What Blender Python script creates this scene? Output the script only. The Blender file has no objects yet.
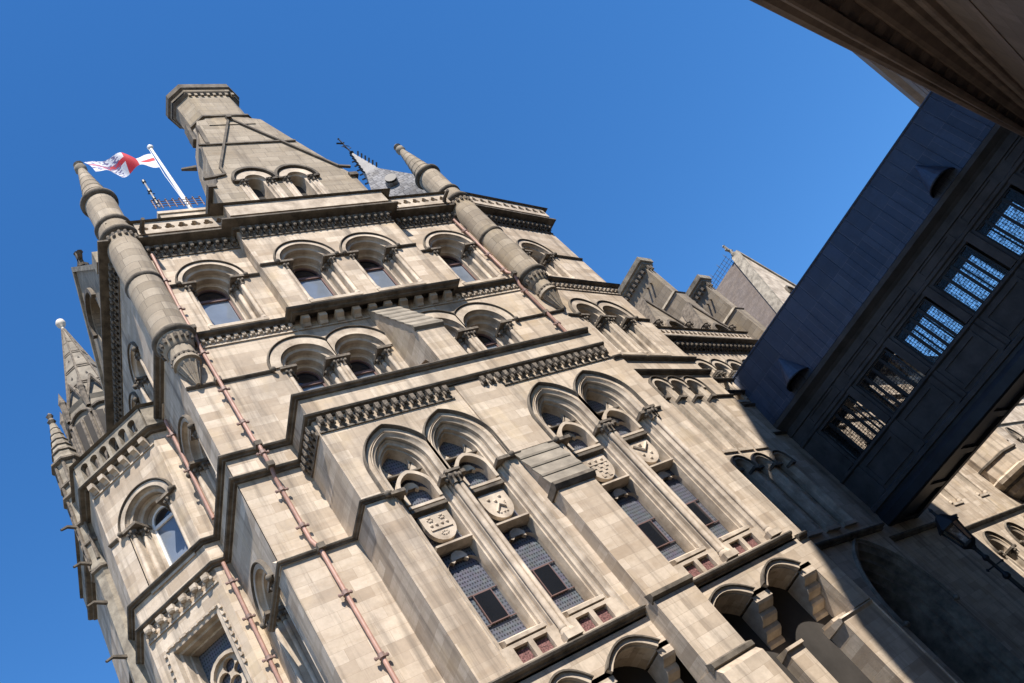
import bpy, bmesh, math, random
from mathutils import Vector, Matrix
from mathutils.geometry import tessellate_polygon
random.seed(7)
R = math.radians
sc = bpy.context.scene
C = sc.collection

# ------------------------------------------------------------------ camera
PITCH, ROLL, AX, FOC = R(35.36), R(42.85), R(45.0), 855.0
def _w(v):                                   # heading frame -> building frame (x along the main front, y into it)
    ex = Vector((math.sin(AX), math.cos(AX), 0)); ey = Vector((math.sin(AX - math.pi/2), math.cos(AX - math.pi/2), 0))
    return Vector((v.dot(ex), v.dot(ey), v.z))
_f = Vector((0, math.cos(PITCH), math.sin(PITCH))); _r = Vector((1, 0, 0)); _u = Vector((0, -math.sin(PITCH), math.cos(PITCH)))
right = _w(_r*math.cos(ROLL) - _u*math.sin(ROLL)); up = _w(_r*math.sin(ROLL) + _u*math.cos(ROLL)); fwd = _w(_f)
cd = bpy.data.cameras.new('camera'); cam = bpy.data.objects.new('camera', cd); C.objects.link(cam)
cam.matrix_world = Matrix(((right.x, up.x, -fwd.x, 0), (right.y, up.y, -fwd.y, 0), (right.z, up.z, -fwd.z, 1.6), (0, 0, 0, 1)))
cd.sensor_width = 36.0; cd.lens = FOC/1024*36.0; cd.clip_start = 0.05; cd.clip_end = 5000
sc.camera = cam

# ------------------------------------------------------------------ sky and sun
SUN_EL, SUN_TH = R(55), R(12)                # elevation; turn to the left of the main front's outward direction
to_sun = Vector((-math.sin(SUN_TH)*math.cos(SUN_EL), -math.cos(SUN_TH)*math.cos(SUN_EL), math.sin(SUN_EL)))
w = bpy.data.worlds.new('World'); sc.world = w; w.use_nodes = True
nt = w.node_tree; bg = nt.nodes['Background']
sky = nt.nodes.new('ShaderNodeTexSky'); sky.sky_type = 'NISHITA'; sky.sun_disc = False
sky.sun_elevation = SUN_EL; sky.sun_rotation = math.atan2(to_sun.x, to_sun.y) % (2*math.pi)
sky.altitude = 50; sky.air_density = 1.0; sky.dust_density = 0.1; sky.ozone_density = 4.0
hs = nt.nodes.new('ShaderNodeHueSaturation'); hs.inputs['Hue'].default_value = 0.503; hs.inputs['Saturation'].default_value = 1.26   # a polarised, deep blue sky
nt.links.new(sky.outputs[0], hs.inputs['Color']); nt.links.new(hs.outputs[0], bg.inputs[0]); bg.inputs[1].default_value = 0.115
sd = bpy.data.lights.new('sun', 'SUN'); sd.energy = 5.0; sd.angle = R(0.53); sd.color = (1.0, 0.92, 0.83)
so = bpy.data.objects.new('sun', sd); C.objects.link(so)
so.rotation_euler = to_sun.to_track_quat('Z', 'Y').to_euler()
sc.view_settings.view_transform = 'Standard'; sc.view_settings.look = 'None'
sc.view_settings.exposure = 0.92; sc.view_settings.gamma = 1.0
sc.cycles.max_bounces = 6

# ------------------------------------------------------------------ materials
def mat(name, base, rough=0.8, metal=0.0, var=0.25, nscale=1.2, bump=0.15, dark=None, streak=0.0, bscale=40, spec=0.3):
    m = bpy.data.materials.new(name); m.use_nodes = True; n = m.node_tree; L = n.links; b = n.nodes['Principled BSDF']
    b.inputs['Roughness'].default_value = rough; b.inputs['Metallic'].default_value = metal
    b.inputs['Specular IOR Level'].default_value = spec
    geo = n.nodes.new('ShaderNodeNewGeometry')
    nz = n.nodes.new('ShaderNodeTexNoise'); nz.inputs['Scale'].default_value = nscale; nz.inputs['Detail'].default_value = 8; nz.inputs['Roughness'].default_value = 0.65
    L.new(geo.outputs['Position'], nz.inputs['Vector'])
    rp = n.nodes.new('ShaderNodeValToRGB'); rp.color_ramp.elements[0].position = 0.3; rp.color_ramp.elements[1].position = 0.72
    d = dark or tuple(c*(1-var*1.6) for c in base)
    rp.color_ramp.elements[0].color = (*d, 1); rp.color_ramp.elements[1].color = (*[min(1, c*(1+var*.45)) for c in base], 1)
    L.new(nz.outputs['Fac'], rp.inputs[0]); col = rp.outputs[0]
    L.new(col, b.inputs['Base Color'])
    if bump:
        n2 = n.nodes.new('ShaderNodeTexNoise'); n2.inputs['Scale'].default_value = bscale; n2.inputs['Detail'].default_value = 5
        L.new(geo.outputs['Position'], n2.inputs['Vector'])
        bp = n.nodes.new('ShaderNodeBump'); bp.inputs['Strength'].default_value = bump; bp.inputs['Distance'].default_value = 0.02
        L.new(n2.outputs['Fac'], bp.inputs['Height']); L.new(bp.outputs[0], b.inputs['Normal'])
    return m

def masonry(name, c1, c2, mortar, bw=0.78, bh=0.30, soot=(0.10, 0.085, 0.07), sootamt=0.5, bump=0.3, msize=0.006, moss=None):
    m = bpy.data.materials.new(name); m.use_nodes = True; n = m.node_tree; L = n.links; b = n.nodes['Principled BSDF']
    b.inputs['Roughness'].default_value = 0.88; b.inputs['Specular IOR Level'].default_value = 0.25
    uv = n.nodes.new('ShaderNodeUVMap'); geo = n.nodes.new('ShaderNodeNewGeometry')
    def brick(off):
        br = n.nodes.new('ShaderNodeTexBrick'); br.offset = 0.5; br.squash = 0.72; br.squash_frequency = 3; br.offset_frequency = 2
        br.inputs['Scale'].default_value = 1.0; br.inputs['Brick Width'].default_value = bw; br.inputs['Row Height'].default_value = bh
        br.inputs['Mortar Size'].default_value = msize; br.inputs['Mortar Smooth'].default_value = 0.4; br.inputs['Bias'].default_value = off
        return br
    br = brick(-0.05); br.inputs['Color1'].default_value = (*c1, 1); br.inputs['Color2'].default_value = (*c2, 1); br.inputs['Mortar'].default_value = (*mortar, 1)
    # slight wobble so joints are not ruler straight
    wob = n.nodes.new('ShaderNodeTexNoise'); wob.inputs['Scale'].default_value = 2.5
    L.new(geo.outputs['Position'], wob.inputs['Vector'])
    vs = n.nodes.new('ShaderNodeVectorMath'); vs.operation = 'MULTIPLY_ADD'; vs.inputs[1].default_value = (0.02, 0.02, 0)
    L.new(wob.outputs['Color'], vs.inputs[0]); L.new(uv.outputs[0], vs.inputs[2]); L.new(vs.outputs[0], br.inputs['Vector'])
    def noise(sc_, det=6, stretch=None):
        z = n.nodes.new('ShaderNodeTexNoise'); z.inputs['Scale'].default_value = sc_; z.inputs['Detail'].default_value = det; z.inputs['Roughness'].default_value = 0.62
        if stretch:
            mp = n.nodes.new('ShaderNodeMapping'); mp.inputs['Scale'].default_value = stretch
            L.new(geo.outputs['Position'], mp.inputs['Vector']); L.new(mp.outputs[0], z.inputs['Vector'])
        else: L.new(geo.outputs['Position'], z.inputs['Vector'])
        return z
    def ramp(src, a, bb, ca=0.0, cb=1.0):
        r = n.nodes.new('ShaderNodeMapRange'); r.inputs['From Min'].default_value = a; r.inputs['From Max'].default_value = bb
        r.inputs['To Min'].default_value = ca; r.inputs['To Max'].default_value = cb; L.new(src, r.inputs['Value']); return r.outputs[0]
    def mix(fac, A, B, mode='MIX'):
        x = n.nodes.new('ShaderNodeMix'); x.data_type = 'RGBA'; x.blend_type = mode
        if isinstance(fac, float): x.inputs[0].default_value = fac
        else: L.new(fac, x.inputs[0])
        for i, v in ((6, A), (7, B)):
            if isinstance(v, tuple): x.inputs[i].default_value = (*v, 1)
            else: L.new(v, x.inputs[i])
        return x.outputs[2]
    # tooling inside blocks
    fine = noise(9, 8); col = mix(ramp(fine.outputs['Fac'], 0.3, 0.7, 0.0, 0.35), br.outputs['Color'], tuple(c*0.72 for c in c2))
    # streaks down the wall and soot patches
    # a second, larger set of blocks darkens whole stones here and there
    b2 = brick(0.35); b2.inputs['Color1'].default_value = (1, 1, 1, 1); b2.inputs['Color2'].default_value = (0.62, 0.57, 0.50, 1); b2.inputs['Mortar'].default_value = (0.9, 0.9, 0.9, 1)
    mp2 = n.nodes.new('ShaderNodeMapping'); mp2.inputs['Location'].default_value = (bw*7, bh*12, 0); L.new(vs.outputs[0], mp2.inputs[0]); L.new(mp2.outputs[0], b2.inputs['Vector'])
    col = mix(0.38, col, b2.outputs['Color'], 'MULTIPLY')
    bd = noise(1.0, 6, (0.5, 0.5, 2.6)); col = mix(ramp(bd.outputs['Fac'], 0.50, 0.70, 0.0, 0.38), col, (c2[0]*0.62, c2[1]*0.53, c2[2]*0.42))
    st = noise(1.0, 8, (3.4, 3.4, 0.20)); col = mix(ramp(st.outputs['Fac'], 0.50, 0.68, 0.0, sootamt), col, soot)
    pt = noise(0.55, 9); col = mix(ramp(pt.outputs['Fac'], 0.52, 0.75, 0.0, sootamt*0.8), col, tuple(s*1.6 for s in soot))
    yl = noise(0.8, 5, (1, 1, .6)); col = mix(ramp(yl.outputs['Fac'], 0.55, 0.75, 0.0, 0.4), col, (c1[0]*0.9, c1[1]*0.8, c1[2]*0.58))
    L.new(col, b.inputs['Base Color'])
    h1 = n.nodes.new('ShaderNodeMath'); h1.operation = 'MULTIPLY_ADD'; h1.inputs[1].default_value = -1.0
    L.new(br.outputs['Fac'], h1.inputs[0]); n2 = noise(28, 6); L.new(n2.outputs['Fac'], h1.inputs[2])
    bp = n.nodes.new('ShaderNodeBump'); bp.inputs['Strength'].default_value = bump; bp.inputs['Distance'].default_value = 0.012
    L.new(h1.outputs[0], bp.inputs['Height']); L.new(bp.outputs[0], b.inputs['Normal'])
    return m

M = {}
M['wall'] = masonry('ashlar_sandstone', (0.66, 0.57, 0.46), (0.44, 0.36, 0.275), (0.37, 0.295, 0.22), bw=0.7, bh=0.28, sootamt=0.62, bump=0.3, msize=0.004)
M['dress'] = mat('dressed_sandstone', (0.56, 0.48, 0.38), 0.85, var=0.22, nscale=1.7, dark=(0.22, 0.175, 0.13))
M['soot'] = mat('sooty_shaded_moulding_stone', (0.15, 0.128, 0.10), 0.9, var=0.5, nscale=2.6, dark=(0.04, 0.034, 0.028), bump=0.4)  # soot and the shade under mouldings, both put into this dark colour
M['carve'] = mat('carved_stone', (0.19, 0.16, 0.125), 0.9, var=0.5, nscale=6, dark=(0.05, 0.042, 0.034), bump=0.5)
M['grey'] = masonry('weathered_grey_stone', (0.40, 0.345, 0.27), (0.27, 0.23, 0.175), (0.12, 0.10, 0.08), msize=0.008, bh=0.34, sootamt=0.5)
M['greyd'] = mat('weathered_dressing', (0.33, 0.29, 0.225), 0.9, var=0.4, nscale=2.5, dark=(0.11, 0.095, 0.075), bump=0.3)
M['slab'] = mat('weathering_slab', (0.25, 0.22, 0.175), 0.85, var=0.3, nscale=2)
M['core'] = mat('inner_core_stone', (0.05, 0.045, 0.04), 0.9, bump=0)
M['glass'] = mat('window_glass', (0.012, 0.014, 0.018), 0.04, var=0.1, bump=0.0, spec=0.8)
M['blind'] = mat('pale_blind_behind_glass', (0.16, 0.19, 0.235), 0.12, var=0.15, bump=0, spec=0.8)
M['frame'] = mat('rosy_window_frame', (0.16, 0.10, 0.09), 0.6, var=0.15, bump=0)
M['white'] = mat('white_paint', (0.78, 0.78, 0.76), 0.45, var=0.06, bump=0)
M['pipe'] = mat('pink_painted_iron', (0.37, 0.215, 0.165), 0.55, var=0.2, nscale=4, bump=0.05)
M['brack'] = mat('pipe_bracket_iron', (0.28, 0.185, 0.155), 0.6, var=0.35, nscale=6, bump=0.1)
M['terra'] = mat('red_glazed_grille', (0.25, 0.125, 0.115), 0.6, var=0.7, nscale=30, bump=0.4)
M['lead'] = masonry('blue_lead_cladding', (0.095, 0.12, 0.178), (0.065, 0.085, 0.132), (0.16, 0.17, 0.2), bw=0.48, bh=1.35, soot=(0.05, 0.055, 0.075), sootamt=0.5, bump=0.25, msize=0.01)
M['lead'].node_tree.nodes['Principled BSDF'].inputs['Roughness'].default_value = 0.38
M['leadd'] = mat('dark_lead', (0.035, 0.038, 0.045), 0.5, metal=0.2, var=0.3, bump=0.05)
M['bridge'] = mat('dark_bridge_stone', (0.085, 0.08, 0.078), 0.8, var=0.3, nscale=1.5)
M['iron'] = mat('black_iron', (0.018, 0.018, 0.02), 0.5, var=0.2, bump=0)
M['slate'] = masonry('roof_slate', (0.20, 0.165, 0.14), (0.145, 0.12, 0.105), (0.07, 0.06, 0.05), bw=0.3, bh=0.16, soot=(0.1, 0.09, 0.09), sootamt=0.25)
M['lslate'] = masonry('silvery_slate', (0.25, 0.25, 0.255), (0.12, 0.12, 0.125), (0.05, 0.05, 0.055), bw=0.32, bh=0.26, soot=(0.2, 0.2, 0.21), sootamt=0.3, msize=0.02)
M['ext'] = masonry('extension_stone', (0.23, 0.18, 0.145), (0.18, 0.14, 0.11), (0.08, 0.065, 0.05), bw=1.1, bh=0.5, sootamt=0.3)
M['extd'] = mat('extension_moulding', (0.22, 0.165, 0.13), 0.85, var=0.3, nscale=1.5)
M['asphalt'] = mat('asphalt', (0.05, 0.05, 0.052), 0.9, var=0.2, nscale=6)
M['paving'] = masonry('york_paving', (0.20, 0.17, 0.13), (0.15, 0.13, 0.10), (0.1, 0.09, 0.08), bw=0.9, bh=0.6, sootamt=0.2)
M['flags'] = masonry('street_flagstones', (0.16, 0.14, 0.115), (0.12, 0.105, 0.085), (0.06, 0.05, 0.045), bw=0.9, bh=0.6, sootamt=0.3)
M['kerb'] = mat('granite_kerb', (0.3, 0.29, 0.28), 0.8)
M['gold'] = mat('pale_stone_ball', (0.62, 0.56, 0.47), 0.6, var=0.1, bump=0.05)

def leaded(name, base, dots):
    m = bpy.data.materials.new(name); m.use_nodes = True; n = m.node_tree; L = n.links; b = n.nodes['Principled BSDF']
    b.inputs['Roughness'].default_value = 0.45; b.inputs['Specular IOR Level'].default_value = 0.5
    uv = n.nodes.new('ShaderNodeUVMap')
    vo = n.nodes.new('ShaderNodeTexVoronoi'); vo.inputs['Scale'].default_value = 1.0; vo.inputs['Randomness'].default_value = 0.12
    mp = n.nodes.new('ShaderNodeMapping'); mp.inputs['Scale'].default_value = (15, 10.5, 1); L.new(uv.outputs[0], mp.inputs[0]); L.new(mp.outputs[0], vo.inputs['Vector'])
    r = n.nodes.new('ShaderNodeValToRGB'); r.color_ramp.elements[0].position = 0.22; r.color_ramp.elements[0].color = (*dots, 1)
    r.color_ramp.elements[1].position = 0.34; r.color_ramp.elements[1].color = (*base, 1); L.new(vo.outputs['Distance'], r.inputs[0])
    nz = n.nodes.new('ShaderNodeTexNoise'); nz.inputs['Scale'].default_value = 14; L.new(uv.outputs[0], nz.inputs['Vector'])
    mx = n.nodes.new('ShaderNodeMix'); mx.data_type = 'RGBA'; mx.blend_type = 'MULTIPLY'; mx.inputs[0].default_value = 0.45
    bq = n.nodes.new('ShaderNodeBump'); bq.inputs['Strength'].default_value = 0.6; bq.inputs['Distance'].default_value = 0.01; L.new(vo.outputs['Color'], bq.inputs['Height']); L.new(bq.outputs[0], b.inputs['Normal'])
    nz.inputs['Scale'].default_value = 6; nz.inputs['Detail'].default_value = 6
    L.new(r.outputs[0], mx.inputs[6]); L.new(nz.outputs['Color'], mx.inputs[7]); L.new(mx.outputs[2], b.inputs['Base Color'])
    return m
M['leaded'] = leaded('leaded_grille_glass', (0.135, 0.145, 0.175), (0.03, 0.032, 0.04))

def lattice_glass():
    m = bpy.data.materials.new('bridge_pane'); m.use_nodes = True; n = m.node_tree; L = n.links
    for q in list(n.nodes): n.nodes.remove(q)
    o = n.nodes.new('ShaderNodeOutputMaterial'); t = n.nodes.new('ShaderNodeBsdfTransparent'); t.inputs[0].default_value = (0.82, 0.86, 0.9, 1)
    uv = n.nodes.new('ShaderNodeUVMap'); vo = n.nodes.new('ShaderNodeTexVoronoi'); vo.inputs['Scale'].default_value = 15; L.new(uv.outputs[0], vo.inputs['Vector'])
    nz = n.nodes.new('ShaderNodeTexNoise'); nz.inputs['Scale'].default_value = 3.5; L.new(uv.outputs[0], nz.inputs['Vector'])
    mu = n.nodes.new('ShaderNodeMath'); mu.operation = 'MULTIPLY'; L.new(vo.outputs['Color'], mu.inputs[0]); L.new(nz.outputs['Fac'], mu.inputs[1])
    rp = n.nodes.new('ShaderNodeValToRGB'); rp.color_ramp.elements[0].position = 0.05; rp.color_ramp.elements[0].color = (0.30, 0.30, 0.31, 1); rp.color_ramp.elements[1].position = 0.26; rp.color_ramp.elements[1].color = (0.95, 0.95, 0.95, 1)
    L.new(mu.outputs[0], rp.inputs[0]); L.new(rp.outputs[0], t.inputs[0])
    g = n.nodes.new('ShaderNodeBsdfGlossy'); g.inputs['Roughness'].default_value = 0.03; f = n.nodes.new('ShaderNodeFresnel'); f.inputs[0].default_value = 1.35
    x = n.nodes.new('ShaderNodeMixShader'); L.new(f.outputs[0], x.inputs[0]); L.new(t.outputs[0], x.inputs[1]); L.new(g.outputs[0], x.inputs[2]); L.new(x.outputs[0], o.inputs[0])
    return m
M['clear'] = lattice_glass()

def flagmat():
    m = bpy.data.materials.new('printed_flag_cloth'); m.use_nodes = True; n = m.node_tree; L = n.links; b = n.nodes['Principled BSDF']
    b.inputs['Roughness'].default_value = 0.75
    uv = n.nodes.new('ShaderNodeUVMap'); sx = n.nodes.new('ShaderNodeSeparateXYZ'); L.new(uv.outputs[0], sx.inputs[0])
    def band(src, c, hw):
        a = n.nodes.new('ShaderNodeMath'); a.operation = 'SUBTRACT'; L.new(src, a.inputs[0]); a.inputs[1].default_value = c
        q = n.nodes.new('ShaderNodeMath'); q.operation = 'ABSOLUTE'; L.new(a.outputs[0], q.inputs[0])
        l = n.nodes.new('ShaderNodeMath'); l.operation = 'LESS_THAN'; L.new(q.outputs[0], l.inputs[0]); l.inputs[1].default_value = hw; return l.outputs[0]
    v = band(sx.outputs[0], 0.40, 0.08); h = band(sx.outputs[1], 0.60, 0.10)
    mxx = n.nodes.new('ShaderNodeMath'); mxx.operation = 'MAXIMUM'; L.new(v, mxx.inputs[0]); L.new(h, mxx.inputs[1])
    nz = n.nodes.new('ShaderNodeTexNoise'); nz.inputs['Scale'].default_value = 16; L.new(uv.outputs[0], nz.inputs['Vector'])
    gt = n.nodes.new('ShaderNodeMath'); gt.operation = 'GREATER_THAN'; L.new(nz.outputs['Fac'], gt.inputs[0]); gt.inputs[1].default_value = 0.52
    far = n.nodes.new('ShaderNodeMath'); far.operation = 'GREATER_THAN'; L.new(sx.outputs[0], far.inputs[0]); far.inputs[1].default_value = 0.55
    pm = n.nodes.new('ShaderNodeMath'); pm.operation = 'MULTIPLY'; L.new(gt.outputs[0], pm.inputs[0]); L.new(far.outputs[0], pm.inputs[1])
    a = n.nodes.new('ShaderNodeMix'); a.data_type = 'RGBA'; L.new(mxx.outputs[0], a.inputs[0]); a.inputs[6].default_value = (0.80, 0.80, 0.82, 1); a.inputs[7].default_value = (0.62, 0.03, 0.05, 1)
    c = n.nodes.new('ShaderNodeMix'); c.data_type = 'RGBA'; L.new(pm.outputs[0], c.inputs[0]); L.new(a.outputs[2], c.inputs[6]); c.inputs[7].default_value = (0.16, 0.15, 0.3, 1)
    L.new(c.outputs[2], b.inputs['Base Color'])
    tr = n.nodes.new('ShaderNodeBsdfTranslucent'); L.new(c.outputs[2], tr.inputs[0]); ms = n.nodes.new('ShaderNodeMixShader'); ms.inputs[0].default_value = 0.35
    L.new(b.outputs[0], ms.inputs[1]); L.new(tr.outputs[0], ms.inputs[2]); L.new(ms.outputs[0], n.nodes['Material Output'].inputs[0])
    return m
M['flag'] = flagmat()

# ------------------------------------------------------------------ mesh helpers
class Fr:                                     # a wall's own frame: u to the right along it, d out of it, z up
    def __init__(s, ox, oy, ux, uy, nx=None, ny=None):
        s.o = Vector((ox, oy)); s.u = Vector((ux, uy)); s.n = Vector((uy, -ux)) if nx is None else Vector((nx, ny))
    def p(s, u, d, z): q = s.o + s.u*u + s.n*d; return Vector((q.x, q.y, z))
class MB:
    def __init__(s): s.v = []; s.f = []
    def face(s, pts):
        i = len(s.v); s.v += [Vector(p) for p in pts]; s.f.append(tuple(range(i, i+len(pts))))
    def grid(s, rows, closed=False):
        i = len(s.v); m = len(rows[0])
        for r in rows: s.v += [Vector(p) for p in r]
        for a in range(len(rows)-1):
            for b in range(m if closed else m-1):
                c = (b+1) % m; s.f.append((i+a*m+b, i+a*m+c, i+(a+1)*m+c, i+(a+1)*m+b))
    def box(s, fr, u0, u1, d0, d1, z0, z1):
        P = [fr.p(u, d, z) for z in (z0, z1) for u, d in ((u0, d0), (u1, d0), (u1, d1), (u0, d1))]
        i = len(s.v); s.v += P
        for q in ((0, 1, 2, 3), (4, 5, 6, 7), (0, 1, 5, 4), (1, 2, 6, 5), (2, 3, 7, 6), (3, 0, 4, 7)): s.f.append(tuple(i+k for k in q))
    def holed(s, fr, outer, holes, d):        # a wall face with openings
        loops = [outer] + holes; flat = [q for l in loops for q in l]
        t = tessellate_polygon([[Vector((a, b, 0)) for a, b in l] for l in loops])
        i = len(s.v); s.v += [fr.p(a, d, b) for a, b in flat]
        for q in t: s.f.append(tuple(i+k for k in q))
    def slab(s, fr, outer, holes, d0, d1):
        s.holed(fr, outer, holes, d0); s.holed(fr, outer, holes, d1)
        for l in [outer]+holes: s.grid([[fr.p(a, d0, b) for a, b in l], [fr.p(a, d1, b) for a, b in l]], True)
    def prof(s, fr, poly, u0, u1):            # (d,z) profile run along u
        s.face([fr.p(u0, d, z) for d, z in poly]); s.face([fr.p(u1, d, z) for d, z in poly])
        s.grid([[fr.p(u0, d, z) for d, z in poly], [fr.p(u1, d, z) for d, z in poly]], True)
    def run(s, path, prof, z0=0.0):           # (d,z) profile run along a plan path with mitred corners
        n = len(path); V = [Vector(p) for p in path]; rows = []
        for i in range(n):
            t1 = (V[i]-V[i-1]).normalized() if i else (V[1]-V[0]).normalized()
            t2 = (V[i+1]-V[i]).normalized() if i < n-1 else t1
            n1 = Vector((t1.y, -t1.x)); n2 = Vector((t2.y, -t2.x)); m = (n1+n2)/(1+n1.dot(n2))
            rows.append([Vector((V[i].x+m.x*d, V[i].y+m.y*d, z0+z)) for d, z in prof])
        s.grid(rows, True); s.face(rows[0]); s.face(rows[-1])
    def lathe(s, cx, cy, prof, n=16, ph=0.0):
        s.grid([[Vector((cx+r*math.cos(ph+2*math.pi*k/n), cy+r*math.sin(ph+2*math.pi*k/n), z)) for k in range(n)] for r, z in prof], True)
    def tube(s, pts, r, n=6, r1=None):
        pts = [Vector(p) for p in pts]; rows = []
        for i, p in enumerate(pts):
            t = (pts[min(i+1, len(pts)-1)]-pts[max(i-1, 0)]).normalized()
            a = t.cross(Vector((0, 0, 1)) if abs(t.z) < 0.9 else Vector((1, 0, 0))).normalized(); b = t.cross(a)
            rr = r if r1 is None else r+(r1-r)*i/(len(pts)-1)
            rows.append([p+a*rr*math.cos(2*math.pi*k/n)+b*rr*math.sin(2*math.pi*k/n) for k in range(n)])
        s.grid(rows, True); s.face(rows[0]); s.face(rows[-1])
    def arcband(s, fr, outA, outB, d0, d1):   # raised band between two outlines of equal count
        s.grid([[fr.p(a, d0, b) for a, b in outA], [fr.p(a, d1, b) for a, b in outA], [fr.p(a, d1, b) for a, b in outB], [fr.p(a, d0, b) for a, b in outB]])
        for k in (0, -1): s.face([fr.p(*q) for q in ((outA[k][0], d0, outA[k][1]), (outA[k][0], d1, outA[k][1]), (outB[k][0], d1, outB[k][1]), (outB[k][0], d0, outB[k][1]))])
    def build(s, name, m, parent=None, smooth=None, cyl=None):
        me = bpy.data.meshes.new(name); me.from_pydata([tuple(v) for v in s.v], [], s.f); me.update()
        bm = bmesh.new(); bm.from_mesh(me); bmesh.ops.remove_doubles(bm, verts=bm.verts, dist=1e-4)
        bmesh.ops.recalc_face_normals(bm, faces=bm.faces); uvl = bm.loops.layers.uv.new('UVMap')
        for f in bm.faces:
            nn = f.normal
            if abs(nn.z) > 0.92: t = Vector((1, 0, 0)); b = Vector((0, 1, 0))
            else:
                t = Vector((-nn.y, nn.x, 0)).normalized(); b = nn.cross(t); b = b if b.z > 0 else -b
                if t.dot(Vector((1, 0.2, 0))) < 0: t = -t
            if cyl:
                q = f.calc_center_median(); a0 = math.atan2(q.y-cyl[1], q.x-cyl[0])
                for l in f.loops:
                    da = math.atan2(l.vert.co.y-cyl[1], l.vert.co.x-cyl[0])-a0; da = (da+math.pi) % (2*math.pi)-math.pi; l[uvl].uv = ((a0+da)*cyl[2], l.vert.co.z)
                continue
            for l in f.loops: l[uvl].uv = (l.vert.co.dot(t), l.vert.co.dot(b))
        if smooth:
            for f in bm.faces: f.smooth = True
            for e in bm.edges:
                if len(e.link_faces) != 2 or e.calc_face_angle(0) > R(smooth): e.smooth = False
        bm.to_mesh(me); bm.free(); me.materials.append(M[m] if isinstance(m, str) else m)
        o = bpy.data.objects.new(name, me); C.objects.link(o)
        if parent is not None: o.parent = parent
        return o
def empty(name, loc=(0, 0, 0)):
    o = bpy.data.objects.new(name, None); C.objects.link(o); o.location = loc; return o
def tag(o, label=None, cat=None, group=None, kind=None):
    if label: o['label'] = label
    if cat: o['category'] = cat
    if group: o['group'] = group
    if kind: o['kind'] = kind
    return o

# frames of the walls
AL = R(14.8); UX, UY = math.cos(AL), math.sin(AL)
FM = Fr(0, 15.5, 1, 0)                                   # main front
FS = Fr(18.3, 15.5, UX, UY)                              # street front of the pavilion
FT = Fr(18.3-UY*1.0, 15.5+UX*1.0, UX, UY)                # set-back street wing
q2 = math.sqrt(.5); BW = 2.38
FT2 = Fr(18.3-UY*2.3, 15.5+UX*2.3, UX, UY)               # the wing beyond the bridge, further back
FB = Fr(5.3-BW*q2, 18.28+BW*q2, q2, -q2)                 # canted bay face, u=0 at its far end
FL = Fr(5.72, 22.0, 0, -1)                               # left return, u = 22-Y
FB2 = Fr(3.617, 26.0, 0, -1)                             # bay's far side
O2 = Vector((18.3, 15.5)); U2 = Vector((UX, UY)); N2 = Vector((UY, -UX))
def sp(u, n): q = O2+U2*u+N2*n; return (q.x, q.y)
bay_a = (FB.o.x, FB.o.y)

# ------------------------------------------------------------------ the town hall
hall = tag(empty('town_hall', (12, 20, 0)), 'gothic sandstone town hall with turrets, tall chimney gable and carved arched windows', 'building')
hall_off = Vector((12, 20, 0))
class HM(MB):
    def build(s, name, m, parent=None, smooth=None, cyl=None):
        s.v = [v-hall_off for v in s.v]
        return MB.build(s, name, m, hall if parent is None else parent, smooth, (cyl[0]-hall_off.x, cyl[1]-hall_off.y, cyl[2]) if cyl else None)

# outline helpers -----------------------------------------------------------
def arch(uc, w_, zs, zb, c=0.0, n=14, stilt=0.0):
    """outline from bottom left up and round to bottom right; c>0 gives a pointed head; w_ is the half width."""
    r = w_+c; a1 = math.acos(c/r) if c > 0 else math.pi/2; zc = zs+stilt; pts = [(uc-w_, zb)]
    for k in range(n+1):
        a = a1*k/n; pts.append((uc+c-r*math.cos(a), zc+r*math.sin(a)))
    for k in range(n-1 if c == 0 else n-1, -1, -1):
        a = a1*k/n; pts.append((uc-c+r*math.cos(a), zc+r*math.sin(a)))
    pts.append((uc+w_, zb)); return pts
def clip(pts, lo, hi): return [(min(max(a, lo), hi), b) for a, b in pts]

def order_rows(fr, uc, steps, zs, zb, c, stilt=0.0, n=14):
    return [[fr.p(a, d, b) for a, b in arch(uc, w_, zs, zb, c, n, stilt)] for w_, d in steps]

def capital(mb, fr, u, d, z, r=0.1, h=0.26):
    c = fr.p(u, d, 0)
    mb.lathe(c.x, c.y, [(r*.62, z-h), (r*.85, z-h), (r*.7, z-h*.88), (r*.8, z-h*.5), (r*1.25, z-h*.22), (r*1.15, z-h*.12), (r*1.5, z-h*.05), (r*1.4, z)], 8, .3)
    for k in range(6):                       # curled leaves
        a = 2*math.pi*k/6; x = c.x+r*1.25*math.cos(a); y = c.y+r*1.25*math.sin(a)
        mb.lathe(x, y, [(0.0, z-h*.62), (r*.36, z-h*.5), (r*.45, z-h*.3), (0.0, z-h*.12)], 5, k)
def shaft(mb, fr, u, d, z0, z1, r=0.065):
    c = fr.p(u, d, 0)
    mb.lathe(c.x, c.y, [(r*1.7, z0), (r*1.7, z0+.08), (r*1.2, z0+.13), (r*1.35, z0+.17), (r, z0+.22), (r, z1)], 10)

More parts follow.
